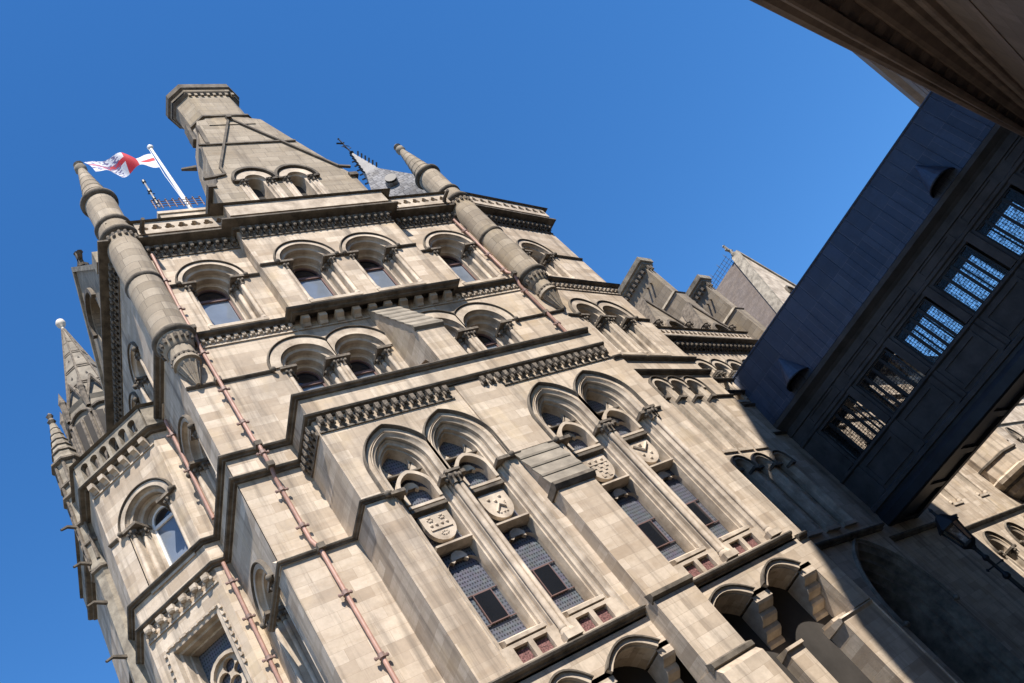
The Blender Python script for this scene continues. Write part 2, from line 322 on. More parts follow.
def window(fr, uc, zs, zb, steps, hood, c=0.0, sashmat='frame', stilt=0.0, lim=None, glass=None, shafts=2, vous=0.0, d0=0.0, sash=True, stops=True, dark='soot', stone='dress', name='window', side=(1, 1)):
    """one window: moulded reveal (steps = (half width, depth)), raised hood, shafts with capitals, glazing."""
    lo, hi = lim or (-99, 99)
    a = HM(); a.grid(order_rows(fr, uc, steps, zs, zb, c, stilt))
    gw, gd = steps[-1]
    w_in = [(gw+.05, gd+.03)]
    # sill
    a.prof(fr, [(d0+.05, zb-.12), (d0+.05, zb), (gd, zb+.12), (gd, zb-.12)], uc-steps[0][0], uc+steps[0][0])
    if vous:
        A = clip(arch(uc, hood-.08, zs, zs, c, 14, stilt), lo, hi); B = clip(arch(uc, steps[0][0], zs, zs, c, 14, stilt), lo, hi)
        a.arcband(fr, A[1:-1], B[1:-1], d0-.01, d0+.05)
    root = a.build(name, stone, None, 35)
    h = HM(); A = clip(arch(uc, hood, zs, zs, c, 16, stilt), lo, hi); B = clip(arch(uc, hood-.045, zs, zs, c, 16, stilt), lo, hi); A2 = clip(arch(uc, hood-.03, zs, zs, c, 16, stilt), lo, hi); B2 = clip(arch(uc, hood-.08, zs, zs, c, 16, stilt), lo, hi)
    h.grid([[fr.p(*((x, d, z))) for x, z in q] for q, d in ((A, d0-.01), (A, d0+.05), (A2, d0+.10), (B, d0+.10), (B2, d0-.01))])
    h.build('hood_mould', dark, root, 40)
    g = HM(); g.face([fr.p(x, gd+.012, z) for x, z in arch(uc, gw+.03, zs, zb, c, 14, stilt)]); g.build('pane', glass or 'glass', root)
    if sash:
        s = HM(); zt = zs-.12
        o = arch(uc, gw+.02, zs, zb+.12, c, 14, stilt); i = arch(uc, gw-.05, zs, zb+.12, c, 14, stilt); s.arcband(fr, o, i, gd+.015, gd+.07)
        s.box(fr, uc-gw, uc+gw, gd+.02, gd+.09, zt-.05, zt+.05); s.box(fr, uc-gw, uc+gw, gd+.02, gd+.08, zb+.1, zb+.2)
        s.build('sash', sashmat, root)
        b = HM(); b.box(fr, uc-gw+.06, uc+gw-.06, gd+.014, gd+.03, zb+.2, zt-.05); b.build('lower_pane', 'blind', root)
    # shafts and capitals at the steps
    if shafts:
        spots = []
        for k in range(1, len(steps)-1):
            (w0, e0), (w1, e1) = steps[k], steps[k+1]
            if e0-e1 < .06 and w0-w1 > .05: spots.append((w1+.055, e0+.0+.02))
        for sg in (-1, 1):
            if not side[0 if sg < 0 else 1]: continue
            for q, (w_, e) in enumerate(spots[:shafts]):
                sh = HM(); shaft(sh, fr, uc+sg*w_, e, zb+.02, zs-.26); sh.build('shaft', stone, root, 40)
            cp = HM()
            for w_, e in spots[:shafts]: capital(cp, fr, uc+sg*w_, e, zs-.06)
            u0 = uc+sg*(gw+.02); u1 = min(max(uc+sg*(steps[0][0]+.12), lo), hi)
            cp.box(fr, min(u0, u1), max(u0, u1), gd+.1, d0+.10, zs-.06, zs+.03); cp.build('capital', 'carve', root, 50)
    if stops:
        for sg in (-1, 1):
            if lo < uc+sg*hood-.05 < hi:
                st = HM(); p = fr.p(uc+sg*(hood-.06), d0+.1, 0); st.lathe(p.x, p.y, [(0, zs-.10), (.06, zs-.07), (.08, zs), (.06, zs+.05), (0, zs+.07)], 8); st.build('hood_stop', dark, root, 60)
    return root

STEPS = lambda w0, d=0.0: [(w0, d), (w0-.015, d-.04), (w0-.035, d-.0), (w0-.06, d-.08), (w0-.135, d-.10), (w0-.14, d-.27), (w0-.165, d-.23), (w0-.19, d-.30), (w0-.275, d-.32), (w0-.28, d-.50), (w0-.305, d-.46), (w0-.33, d-.52), (w0-.365, d-.54), (w0-.375, d-.72)]

# wall faces -----------------------------------------------------------------
PIL = .05
def rect(u0, u1, z0, z1): return [(u0, z0), (u1, z0), (u1, z1), (u0, z1)]
top_w = [(7.95, 22.45), (16.5, 22.45)]; mid_l = [9.11, 10.73]; mid_r = [13.55, 15.17]
wl = HM()
# upper main wall, d=0
holes = [arch(u, .86, z, 20.35) for u, z in top_w] + [arch(u, .78, 18.05, 15.7, stilt=.07) for u in mid_l+mid_r] + [arch(u, .86, 22.42, 20.35) for u in (10.93, 13.2)]
wl.holed(FM, rect(5.72, 18.35, 15.2, 24.9), holes, 0.0)
# centre bay front
bh_ = [arch(u, .86, 22.42, 20.35) for u in (10.93, 13.2)]
wl.holed(FM, rect(9.38, 14.9, 20.0, 24.9), bh_, 0.35)
for u in (9.38, 14.9): wl.face([FM.p(u, 0, 20.0), FM.p(u, .35, 20.0), FM.p(u, .35, 24.9), FM.p(u, 0, 24.9)])
# left pier below the string
wl.holed(FM, rect(5.72, 7.4, 11.6, 15.5), [], .05)
wl.holed(FM, rect(5.62, 7.4, 0, 11.85), [], .34)
# left return (x=5.72) with the low arch
wl.holed(FL, rect(-3, 6.5, 0, 24.9), [arch(3.9, .62, 22.2, 19.9), arch(1.9, .62, 22.2, 19.9), arch(4.95, .78, 17.4, 15.6), arch(5.0, .75, 12.3, 8.5)], 0.0)
wl.holed(FL, rect(6.2, 6.84, 0, 11.85), [], .1); wl.face([FL.p(6.2, 0, 0), FL.p(6.2, .1, 0), FL.p(6.2, .1, 11.85), FL.p(6.2, 0, 11.85)])
# block
bl_x0, bl_x1 = 7.39, 16.88
PA = dict(c=.41); tw = [8.83, 10.41, 13.6, 15.18]
holes = [arch(u, .775, 11.85, 7.17, c=.41, stilt=.72) for u in tw]
wl.holed(FM, rect(bl_x0, bl_x1, 6.9, 15.5), holes, 1.5)
for x in (bl_x0, bl_x1): wl.face([FM.p(x, 0, 0), FM.p(x, 1.5, 0), FM.p(x, 1.5, 15.5), FM.p(x, 0, 15.5)])
# street front of the pavilion
holes = [arch(2.05, .74, 22.0, 20.35)] + [arch(u, .66, 17.8, 15.7, stilt=.1) for u in (1.4, 2.85)] + [arch(u, .40, 13.35, 10.9, stilt=.45) for u in (1.1, 2.02, 2.94)] + [arch(u, .42, 10.0, 7.5) for u in (.9, 2.05, 3.2)]
wl.holed(FS, rect(0, 4.62, 7.0, 24.9), holes, 0.0)
wl.holed(FS, rect(0, 4.62, 0, 7.05), [arch(2.6, 1.75, 4.3, 0, c=.9)], 0.0)
wl.face([FS.p(4.62, 0, 0), FS.p(4.62, -6, 0), FS.p(4.62, -6, 24.9), FS.p(4.62, 0, 24.9)])
# set-back wing
t_arc = [5.0+1.2*k for k in range(7)]
holes = [arch(u, .48, 15.9, 14.2, stilt=.12) for u in t_arc]
tall_t = [15.4+3.6*k for k in range(8)]
low_t = [15.2+3.0*k for k in range(9)]
wl.holed(FT, rect(4.6, 13, 0, 17.9), holes, 0.0); wl.face([FT.p(13, 0, 0), FT.p(13, -1.3, 0), FT.p(13, -1.3, 17.9), FT.p(13, 0, 17.9)])
wl.holed(FT2, rect(13, 60, 7.0, 17.9), [arch(u, .6, 11.0, 8.3, c=.3) for u in tall_t], 0.0)
wl.holed(FT2, rect(13, 60, 0, 7.02), [arch(u, .85, 5.6, 1.2) for u in low_t], 0.0)
# bay
wl.holed(FB, rect(0, BW, 14.4, 19.7), [arch(1.33, .74, 17.42, 15.35)], 0)
wl.holed(FB, rect(0, BW, 0, 14.55), [rect(.36, 2.10, 9.6, 13.66)], 0)
wl.face([Vector((5.3, 18.28, 0)), Vector((5.72, 18.28, 0)), Vector((5.72, 18.28, 19.7)), Vector((5.3, 18.28, 19.7))])
wl.holed(FB2, rect(0, 26-FB.o.y, 0, 19.7), [], 0)
wl.build('wall', 'wall')
core = HM(); core.box(FM, 7.0, 18.0, -9, -1.2, 0, 24.6)
core.box(FS, .2, 4.5, -9, -1.2, 6.9, 24.6); core.box(FM, 7.5, 16.7, -.9, .8, 0, 15.3); core.box(FT, 4.7, 60, -9, -2.2, 0, 17.8); core.box(FB, .35, 2.0, -5, -1.0, 0, 19.6)
core.build('inner_core', 'core')
rf = HM()                                    # leads behind the parapets and over the block and the bay
rf.face([FM.p(5.8, 0, 24.72), FM.p(18.35, 0, 24.72), FS.p(4.62, 0, 24.72), FS.p(4.62, -9, 24.72), FM.p(5.8, -9, 24.72)])
rf.face([FM.p(bl_x0, 0, 15.6), FM.p(bl_x1, 0, 15.6), FM.p(bl_x1, 1.5, 15.3), FM.p(bl_x0, 1.5, 15.3)])
rf.face([Vector((5.72, 18.28, 19.65)), Vector((5.3, 18.28, 19.65)), Vector((*bay_a, 19.65)), Vector((bay_a[0], 26, 19.65)), Vector((5.72, 26, 19.65))])
rf.build('lead_flat', 'leadd')

# string courses, cornices -----------------------------------------------------
P_low = [(bay_a[0], 26), bay_a, (5.3, 18.28), (5.72, 18.28), (5.72, 15.45), (bl_x0, 15.45), (bl_x0, 14), (16.62, 14)]
P_str = [(bl_x1, 15.5), (18.3, 15.5), sp(4.62, 0), sp(4.62, -1), sp(13, -1), sp(13, -2.3), sp(60, -2.3)]
P_up = [(5.72, 25), (5.72, 15.5), (9.38, 15.5), (9.38, 15.15), (14.9, 15.15), (14.9, 15.5), (18.3, 15.5), sp(4.62, 0), sp(4.62, -5)]
P_hood = [(5.72, 22), (5.72, 15.45), (7.3, 15.45)]
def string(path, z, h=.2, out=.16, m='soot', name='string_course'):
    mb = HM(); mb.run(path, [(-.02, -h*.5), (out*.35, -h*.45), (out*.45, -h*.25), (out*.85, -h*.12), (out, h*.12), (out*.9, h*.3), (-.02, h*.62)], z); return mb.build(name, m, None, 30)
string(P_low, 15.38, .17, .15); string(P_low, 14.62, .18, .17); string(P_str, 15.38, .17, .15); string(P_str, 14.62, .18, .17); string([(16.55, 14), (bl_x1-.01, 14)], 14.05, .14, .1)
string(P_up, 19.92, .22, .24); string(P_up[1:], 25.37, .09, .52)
string([(5.65, 17.5), (5.65, 15.16), (bl_x0, 15.16), (bl_x0, 14), (8.06, 14)], 11.87, .14, .11)
string([(bl_x0, 15.5-.34-.01), (bl_x0, 14), (16.42, 14)], 7.04, .2, .18); string([(16.55, 14), (bl_x1-.01, 14)], 6.9, .16, .14)
string([(bl_x1, 15.5), (18.3, 15.5), sp(4.62, 0), sp(4.62, -1), sp(13, -1), sp(13, -2.3), sp(60, -2.3)], 7.04, .2, .18)
for a, b, fr, z, d in ((5.72, 8.0, FM, 18.05, 0), (11.84, 12.5, FM, 18.05, 0), (16.3, 18.3, FM, 18.05, 0), (5.72, 6.92, FM, 22.45, 0), (9.0, 9.38, FM, 22.45, 0), (9.38, 9.9, FM, 22.42, .35), (11.96, 12.17, FM, 22.42, .35), (14.23, 14.9, FM, 22.42, .35), (14.9, 15.5, FM, 22.45, 0), (17.55, 18.3, FM, 22.45, 0), (0, 1.1, FS, 22, 0), (3.0, 4.62, FS, 22, 0), (0, .6, FS, 17.8, 0), (3.8, 4.62, FS, 17.8, 0), (0, .55, FS, 13.35, 0), (3.5, 4.62, FS, 13.35, 0), (0, .3, FB, 17.42, 0), (2.3, BW, FB, 17.42, 0), (15.95, 16.45, FM, 11.85, 1.5), (11.2, 11.6, FM, 11.85, 1.5), (12.45, 12.82, FM, 11.85, 1.5)):
    q0 = fr.p(a, d, 0); q1 = fr.p(b, d, 0); string([(q0.x, q0.y), (q1.x, q1.y)], z, .11, .085, name='hood_string')
# cornice tops with corbel tables
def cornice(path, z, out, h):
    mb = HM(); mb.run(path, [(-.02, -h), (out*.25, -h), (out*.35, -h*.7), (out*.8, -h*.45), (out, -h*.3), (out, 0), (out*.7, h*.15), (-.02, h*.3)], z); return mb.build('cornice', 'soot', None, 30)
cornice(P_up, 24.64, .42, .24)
def table(fr, u0, u1, d, z0, z1, pitch, out, leaf=True, m='carve', name='corbel_table'):
    """a row of carved corbels under a moulding; the repeat is the ornament of one band"""
    mb = HM(); n = max(1, round((u1-u0)/pitch)); p = (u1-u0)/n; h = z1-z0
    mb.box(fr, u0, u1, d-.03, d+.04, z0-.05, z0+.0)
    for k in range(n):
        c = u0+p*(k+.5)+random.uniform(-.01, .01); h = (z1-z0)*random.uniform(.93, 1.03)
        if leaf:
            mb.prof(fr, [(d-.02, z0), (d+out*.22, z0+.02), (d+out*.55, z0+h*.45), (d+out, z0+h*.62), (d+out, z1), (d-.02, z1)], c-p*.24, c+p*.24)
            q = fr.p(c, d+out*.85, 0); mb.lathe(q.x, q.y, [(0, z0+h*.3), (p*.2, z0+h*.42), (p*.26, z0+h*.6), (0, z0+h*.8)], 6, .4)
            for s_ in (-1, 1):
                q = fr.p(c+s_*p*.28, d+out*.5, 0); mb.lathe(q.x, q.y, [(0, z0+h*.15), (p*.13, z0+h*.3), (p*.15, z0+h*.5), (0, z0+h*.66)], 5, k)
        else:
            mb.prof(fr, [(d-.02, z0), (d+out*.3, z0), (d+out*.5, z0+h*.3), (d+out*.95, z0+h*.5), (d+out, z1), (d-.02, z1)], c-p*.22, c+p*.22)
    return mb.build(name, m, None)
# under the top cornice
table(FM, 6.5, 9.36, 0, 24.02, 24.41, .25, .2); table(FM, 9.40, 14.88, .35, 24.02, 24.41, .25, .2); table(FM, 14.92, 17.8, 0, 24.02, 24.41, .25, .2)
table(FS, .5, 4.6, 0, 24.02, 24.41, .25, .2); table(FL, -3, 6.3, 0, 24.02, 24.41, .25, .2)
# under the 20 m cornice: dentil blocks in the centre, leaf frieze at the sides
table(FM, 9.40, 14.88, .002, 19.54, 19.82, .57, .3, leaf=False, m='dress'); table(FM, 6.6, 9.36, 0, 19.54, 19.80, .24, .1, m='dress', name='leaf_frieze'); table(FM, 14.92, 17.7, 0, 19.54, 19.80, .24, .1, m='dress', name='leaf_frieze')
table(FS, .5, 4.6, 0, 19.54, 19.80, .24, .1, m='dress', name='leaf_frieze')
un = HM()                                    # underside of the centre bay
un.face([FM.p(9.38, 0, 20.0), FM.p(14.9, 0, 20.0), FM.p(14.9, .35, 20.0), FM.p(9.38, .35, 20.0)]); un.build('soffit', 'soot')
# foliate tables of the block
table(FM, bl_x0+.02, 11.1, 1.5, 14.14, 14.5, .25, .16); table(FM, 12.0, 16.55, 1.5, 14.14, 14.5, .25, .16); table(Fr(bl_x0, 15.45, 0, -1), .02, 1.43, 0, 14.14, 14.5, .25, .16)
# bay: bracket corbels and pierced balustrade
table(FB, .05, BW-.05, 0, 19.2, 19.47, .39, .25, leaf=False, m='dress', name='bracket_row'); table(FB, .05, BW-.05, 0, 14.18, 14.5, .39, .17, leaf=True, m='dress', name='bracket_row')
P_bay = [(bay_a[0], 26), bay_a, (5.3, 18.28), (5.72, 18.28)]
string(P_bay, 19.62, .18, .26); string(P_bay, 20.52, .10, .28)
def trefoil(uc, zc, r):
    pts = []
    for k in range(3):
        a0 = R(90+120*k); cx = uc+r*.52*math.cos(a0); cz = zc+r*.52*math.sin(a0)
        for j in range(7):
            a = a0+R(-100+200*j/6); pts.append((cx+r*.5*math.cos(a), cz+r*.5*math.sin(a)))
    return pts
ba = HM()
ba.slab(FB, rect(-.05, BW+.05, 19.72, 20.48), [arch(.25+.36*k, .125, 20.2, 19.78, n=7) for k in range(6)], .19, -.0)
ba.box(Fr(5.3, 18.28, 1, 0), -.05, .38, 0, .19, 19.72, 20.48); ba.box(FB2, 0, 26-FB.o.y, 0, .19, 19.72, 20.48)
ba.build('bay_balustrade', 'greyd')
# pierced parapets
def parapet(fr, u0, u1, d, n, name='pierced_parapet', m='dress', z0=24.72, z1=25.34):
    mb = HM(); p = (u1-u0)/n
    mb.slab(fr, rect(u0, u1, z0, z1), [trefoil(u0+p*(k+.5), (z0+z1)/2, min(.24, p*.41)) for k in range(n)], d, d-.22); return mb.build(name, m)
parapet(FM, 6.5, 9.28, .43, 7); parapet(FM, 15.0, 17.75, .43, 7); parapet(FS, .5, 4.75, .43, 10)
pp = HM(); pp.box(FM, 9.28, 15.0, .1, .78, 24.72, 25.34); pp.build('plain_parapet', 'dress')
bp_ = HM()
for fr, a, b in ((FM, 6.55, 9.36), (FM, 14.92, 17.8), (FS, .5, 4.6)): bp_.box(fr, a, b, -1.5, -.9, 24.7, 24.9)
bp_.build('parapet_gutter', 'leadd')

# upper buttress with its sloping top and passage
bt = HM()
bt.prof(FM, [(0, 19.95), (1.28, 17.3), (1.28, 15.2), (.95, 15.2), (.95, 16.0), (.8, 16.42), (.55, 16.55), (.3, 16.42), (.15, 16.0), (.15, 15.2), (0, 15.2)], 11.72, 12.62)
bto = bt.build('upper_buttress', 'wall')
bs_ = HM()
for k in range(7):                           # overlapping weathering courses
    t0 = k/7; t1 = (k+1)/7; z0 = 19.98-2.68*t0; z1 = 19.98-2.68*t1; a0 = 1.30*t0; a1 = 1.30*t1
    bs_.prof(FM, [(a0, z0+.03), (a1+.02, z1+.07), (a1+.02, z1+.01), (a0, z0-.03)], 11.69, 12.65)
bs_.prof(FM, [(1.25, 17.36), (1.37, 17.30), (1.37, 17.2), (1.27, 17.12)], 11.68, 12.66)
bs_.build('weathering_cap', 'slab', bto)
# lower buttress between the tall windows, with its set-offs
lb = HM(); LB0, LB1 = 11.45, 12.55
lb.box(FM, 11.3, 12.62, 1.45, 1.55, 11.9, 14.5)
lb.prof(FM, [(1.5, 11.95), (1.88, 10.35), (1.88, 7.0), (1.5, 7.0)], LB0, LB1)
lb.prof(FM, [(1.5, 7.1), (1.98, 6.92), (1.98, 5.25), (1.4, 5.25)], LB0-.03, LB1+.03)
lb.prof(FM, [(1.4, 5.3), (2.0, 5.22), (2.2, 5.0), (2.2, 0), (1.4, 0)], LB0-.05, LB1+.05)
lbo = lb.build('lower_buttress', 'wall')
ls = HM()
for k in range(4):
    t0 = k/4; t1 = (k+1)/4; z0 = 11.98-1.6*t0; z1 = 11.98-1.6*t1; a0 = 1.5+.42*t0; a1 = 1.5+.42*t1
    ls.prof(FM, [(a0, z0+.02), (a1+.03, z1+.06), (a1+.03, z1), (a0-.02, z0-.04)], LB0-.06, LB1+.06)
ls.build('weathering_cap', 'slab', lbo)
l2 = HM(); l2.prof(FM, [(1.5, 10.42), (1.98, 10.46), (2.0, 10.36), (1.92, 10.26), (1.5, 10.24)], LB0-.07, LB1+.07); l2.build('cap_edge', 'soot', lbo)
l2 = HM(); l2.prof(FM, [(1.86, 7.15), (2.08, 7.07), (2.08, 6.98), (1.9, 6.9)], LB0-.06, LB1+.06); l2.build('buttress_string', 'soot', lbo)
l2 = HM(); l2.prof(FM, [(1.95, 5.36), (2.12, 5.28), (2.12, 5.18), (1.95, 5.1)], LB0-.06, LB1+.06); l2.build('buttress_string', 'soot', lbo)
# left pier set-off
so_ = HM(); so_.prof(FM, [(.03, 12.2), (.36, 11.9), (.36, 11.8), (.03, 11.8)], 5.6, bl_x0-.005); so_.build('pier_set_off', 'dress')

# ------------------------------------------------------------------ windows of the town hall
for u, z in top_w: window(FM, u, z, 20.35, STEPS(.86), 1.06, vous=1)
for u in (10.93, 13.2): window(FM, u, 22.42, 20.35, STEPS(.86, .35), 1.06, vous=1, d0=.35)
for pr in (mid_l, mid_r):
    mdl = sum(pr)/2
    for k, u in enumerate(pr): window(FM, u, 18.05, 15.7, STEPS(.78), 1.15, stilt=.07, vous=1, lim=((-99, mdl), (mdl, 99))[k])
window(FS, 2.05, 22.0, 20.35, STEPS(.74), .96, vous=1)
for k, u in enumerate((1.4, 2.85)): window(FS, u, 17.8, 15.7, STEPS(.66), .96, stilt=.1, vous=1, lim=((-99, 2.125), (2.125, 99))[k], shafts=2)
S3 = [(.40, 0), (.385, -.03), (.36, -.01), (.32, -.08), (.30, -.10), (.29, -.2), (.26, -.18), (.25, -.6)]
lims = ((-99, 1.56), (1.56, 2.48), (2.48, 99))
for k, u in enumerate((1.1, 2.02, 2.94)): window(FS, u, 13.35, 10.9, S3, .60, stilt=.45, vous=1, lim=lims[k], shafts=1, sash=False, stops=False)
for k, u in enumerate(t_arc):
    if u < 19: window(FT, u, 15.9, 14.2, [(.48, 0), (.46, -.03), (.40, -.05), (.39, -.2), (.34, -.2), (.33, -.65)], .72, stilt=.12, vous=1, lim=(u-.6, u+.6), shafts=1, sash=False, stops=False)
for u in (.9, 2.05, 3.2): window(FS, u, 10.0, 7.5, [(.42, .06), (.40, .03), (.36, .0), (.33, -.1), (.3, -.12), (.28, -.3)], .56, vous=1, d0=.06, shafts=1, sash=False, stops=False)
window(FB, 1.36, 17.42, 15.35, STEPS(.74)[:-1]+[(.36, -.62)], .96, vous=1, sashmat='white')
window(FL, 5.0, 12.3, 8.5, STEPS(.75), .95, vous=1)
window(FL, 4.95, 17.4, 15.6, STEPS(.78), .96, vous=1)
for u in (3.9, 1.9): window(FL, u, 22.2, 19.9, [(.62, 0), (.6, -.03), (.5, -.08), (.48, -.25), (.4, -.27), (.38, -.5)], .8, vous=1, sash=False)
for u in tall_t: window(FT2, u, 11.0, 8.3, [(.6, 0), (.57, -.05), (.5, -.1), (.48, -.3), (.4, -.45)], .78, c=.3, sash=False, shafts=1, glass='leaded')
for u in low_t: window(FT2, u, 5.6, 1.2, [(.85, 0), (.82, -.05), (.7, -.1), (.68, -.3), (.56, -.32), (.54, -.6)], 1.05, sash=False, shafts=1)
window(FS, 2.6, 4.3, 0, [(1.75, 0), (1.7, -.06), (1.6, -.1), (1.58, -.3), (1.46, -.32), (1.44, -.5), (1.32, -.52), (1.3, -.7), (1.18, -.72), (1.16, -.9), (1.15, -3.5)], 1.9, c=.9, sash=False, shafts=0, vous=1, stone='greyd', glass='core', name='gateway_arch', dark='greyd')  # darker stone and dark end pane stand in for the passage's shade

# tall traceried windows
def trefhead(uc, w_, zs, zb, n=6):            # a light with a cusped trefoil head
    pts = [(uc-w_, zb), (uc-w_, zs)]
    for cx, cz, a0, a1, r in ((uc-w_*.42, zs, 180, 75, w_*.58), (uc, zs+w_*.62, 205, -25, w_*.5), (uc+w_*.42, zs, 105, 0, w_*.58)):
        for k in range(n+1):
            a = R(a0+(a1-a0)*k/n); pts.append((cx+r*math.cos(a), cz+r*math.sin(a)))
    pts.append((uc+w_, zb)); return pts
def circ(uc, zc, r, n=18): return [(uc+r*math.cos(2*math.pi*k/n), zc+r*math.sin(2*math.pi*k/n)) for k in range(n)]
TS = [(.775, 1.5), (.755, 1.46), (.73, 1.49), (.70, 1.45), (.655, 1.43), (.645, 1.33), (.61, 1.36), (.58, 1.31), (.53, 1.29), (.52, 1.20), (.48, 1.20), (.46, 1.08), (.44, .92)]
def shield_relief(mb, uc, z0, d, kind):
    def blob(u, z, r, h=.05): 
        p = FM.p(u, d, z); mb.lathe(p.x, p.y, [(0, z-r), (r*.8, z-r*.5), (r, z), (r*.8, z+r*.5), (0, z+r)], 7)
    if kind == 0:
        for a in (-.16, .14): 
            for k in range(6): blob(uc+a+.05*math.cos(k*1.05), z0+.52+.05*math.sin(k*1.05), .035)
        mb.box(FM, uc-.27, uc+.27, d, d+.03, z0+.22, z0+.27)
        for a in (-.2, -.07, .07, .2): blob(uc+a, z0+.36, .045)
        for k in range(8): blob(uc+.08*math.cos(k*.785), z0+.1+.045*math.sin(k*.785), .028)
    elif kind == 1:
        for a, b in ((-.17, .5), (.15, .52), (-.02, .42)): blob(uc+a, z0+b, .05)
        mb.tube([FM.p(uc-.15, d+.02, z0+.12), FM.p(uc, d+.03, z0+.3), FM.p(uc+.12, d+.03, z0+.2), FM.p(uc+.17, d+.02, z0+.34)], .03)
        for a in (-.08, .02, .1): blob(uc+a, z0+.08, .035)
    elif kind == 2:
        for i in range(5):
            for j in range(4): 
                if (i+j) % 2: mb.box(FM, uc-.25+.1*i, uc-.15+.1*i, d, d+.025, z0+.0+.1*j, z0+.1+.1*j) if abs(-.2+.1*i) < .12+.06*j else None
        mb.box(FM, uc-.29, uc+.29, d, d+.03, z0+.42, z0+.46)
        for a in (-.2, 0, .2): blob(uc+a, z0+.54, .05)
    else:
        mb.tube([FM.p(uc-.24, d+.02, z0+.56), FM.p(uc, d+.03, z0+.34), FM.p(uc+.24, d+.02, z0+.56)], .045)
        blob(uc, z0+.55, .06); blob(uc-.14, z0+.22, .05); blob(uc+.14, z0+.22, .05); blob(uc, z0+.06, .05)
for k, u in enumerate(tw):
    mdl = (tw[0]+tw[1])/2 if k < 2 else (tw[2]+tw[3])/2
    lim = ((-99, mdl), (mdl, 99))[k % 2]
    r_ = window(FM, u, 11.85, 7.17, TS, .955, c=.41, stilt=.72, lim=lim, glass='leaded', d0=1.5, sash=False, shafts=2)
    ug = u+.04
    t = HM()
    holes = [circ(u, 12.97, .33), trefhead(u, .36, 11.95, 11.58), trefhead(u, .40, 9.80, 7.9),
             [(u-.44, 12.62), (u-.40, 12.98), (u-.22, 12.66)], [(u+.44, 12.62), (u+.22, 12.66), (u+.40, 12.98)]]
    t.slab(FM, arch(u, .47, 11.85, 7.7, c=.41, stilt=.72), holes, .95, 1.06)
    A = arch(u, .46, 11.98, 11.6, c=.12, n=10); B = arch(u, .37, 11.98, 11.6, c=.12, n=10); t.arcband(FM, A, B, 1.05, 1.28)
    for z0, z1, dd in ((11.44, 11.58, 1.26), (10.28, 10.40, 1.28)): t.prof(FM, [(.95, z0), (1.08, z0), (dd, z0+.05), (dd, z1-.02), (1.0, z1+.08)], u-.46, u+.46)
    t.prof(FM, [(.93, 8.02), (1.47, 7.76), (1.47, 7.68), (1.3, 7.66), (.93, 7.66)], u-.50, u+.50)
    t.box(FM, u-.73, u+.73, .8, 1.30, 7.1, 7.64)
    # cusps standing proud in the trefoil heads
    t.build('tracery', 'dress', r_)
    tl = HM(); tl.prof(FM, [(1.0, 12.56), (1.22, 12.52), (1.22, 12.56), (1.0, 12.62)], u-.45, u+.45); tl.build('shaded_transom', 'soot', r_)  # dark colour puts the shade of the slab's underside into the stone
    tl = HM(); tl.box(FM, u-.47, u+.47, 1.2, 1.265, 11.37, 11.45); tl.build('shaded_transom', 'soot', r_)  # dark strip standing in for the shade below the bar above
    sh = HM(); o = [(u-.36, 11.28), (u+.36, 11.28), (u+.36, 10.95)] + [(u+.36*math.cos(R(a)), 10.93-.42*math.sin(R(a))) for a in range(10, 175, 15)] + [(u-.36, 10.95)]
    sh.slab(FM, o, [], 1.05, 1.17); shield_relief(sh, u, 10.6, 1.165, k); sh.build('coat_of_arms', 'dress', r_)
    cs = HM(); cs.box(FM, u-.21, u+.21, .955, .99, 8.43, 9.13); cs.build('casement', 'glass', r_)
    cf = HM(); cf.slab(FM, rect(u-.232, u+.232, 8.408, 9.152), [rect(u-.21, u+.21, 8.43, 9.13)], .95, .99); cf.box(FM, u-.40, u-.232, .95, .98, 8.40, 8.42); cf.box(FM, u+.232, u+.40, .95, .98, 8.40, 8.42); cf.box(FM, u-.40, u+.40, .95, .98, 9.15, 9.17); cf.build('casement_frame', 'frame', r_)
    # little red grilles below the sill
    for s_ in (-.24, .24): gr = HM(); gr.box(FM, u+s_-.16, u+s_+.16, 1.3, 1.36, 7.2, 7.5); gr.build('grille', 'terra', r_)
    gs = HM(); gs.slab(FM, rect(u-.72, u+.72, 7.16, 7.64), [rect(u-.42, u-.06, 7.2, 7.56), rect(u+.06, u+.42, 7.2, 7.56)], 1.32, 1.45); gs.build('sill_panel', 'dress', r_)
# the big shafts between the tall lights
for k, u in enumerate(((tw[0]+tw[1])/2, (tw[2]+tw[3])/2, 16.0)):
    mb = HM(); shaft(mb, FM, u-.065 if k < 2 else u, 1.52, 7.3, 11.55, .07)
    if k < 2: shaft(mb, FM, u+.075, 1.52, 7.3, 11.55, .055)
    p = FM.p(u, 1.5, 0); mb.box(FM, u-.2, u+.2, 1.4, 1.66, 7.16, 7.32)
    o_ = mb.build('long_shaft', 'dress', None, 40)
    cp = HM(); capital(cp, FM, u-.065, 1.53, 11.86, .115, .3); capital(cp, FM, u+.075, 1.52, 11.86, .10, .3); cp.box(FM, u-.2, u+.2, 1.4, 1.67, 11.86, 11.93); cp.build('capital', 'carve', o_, 50)

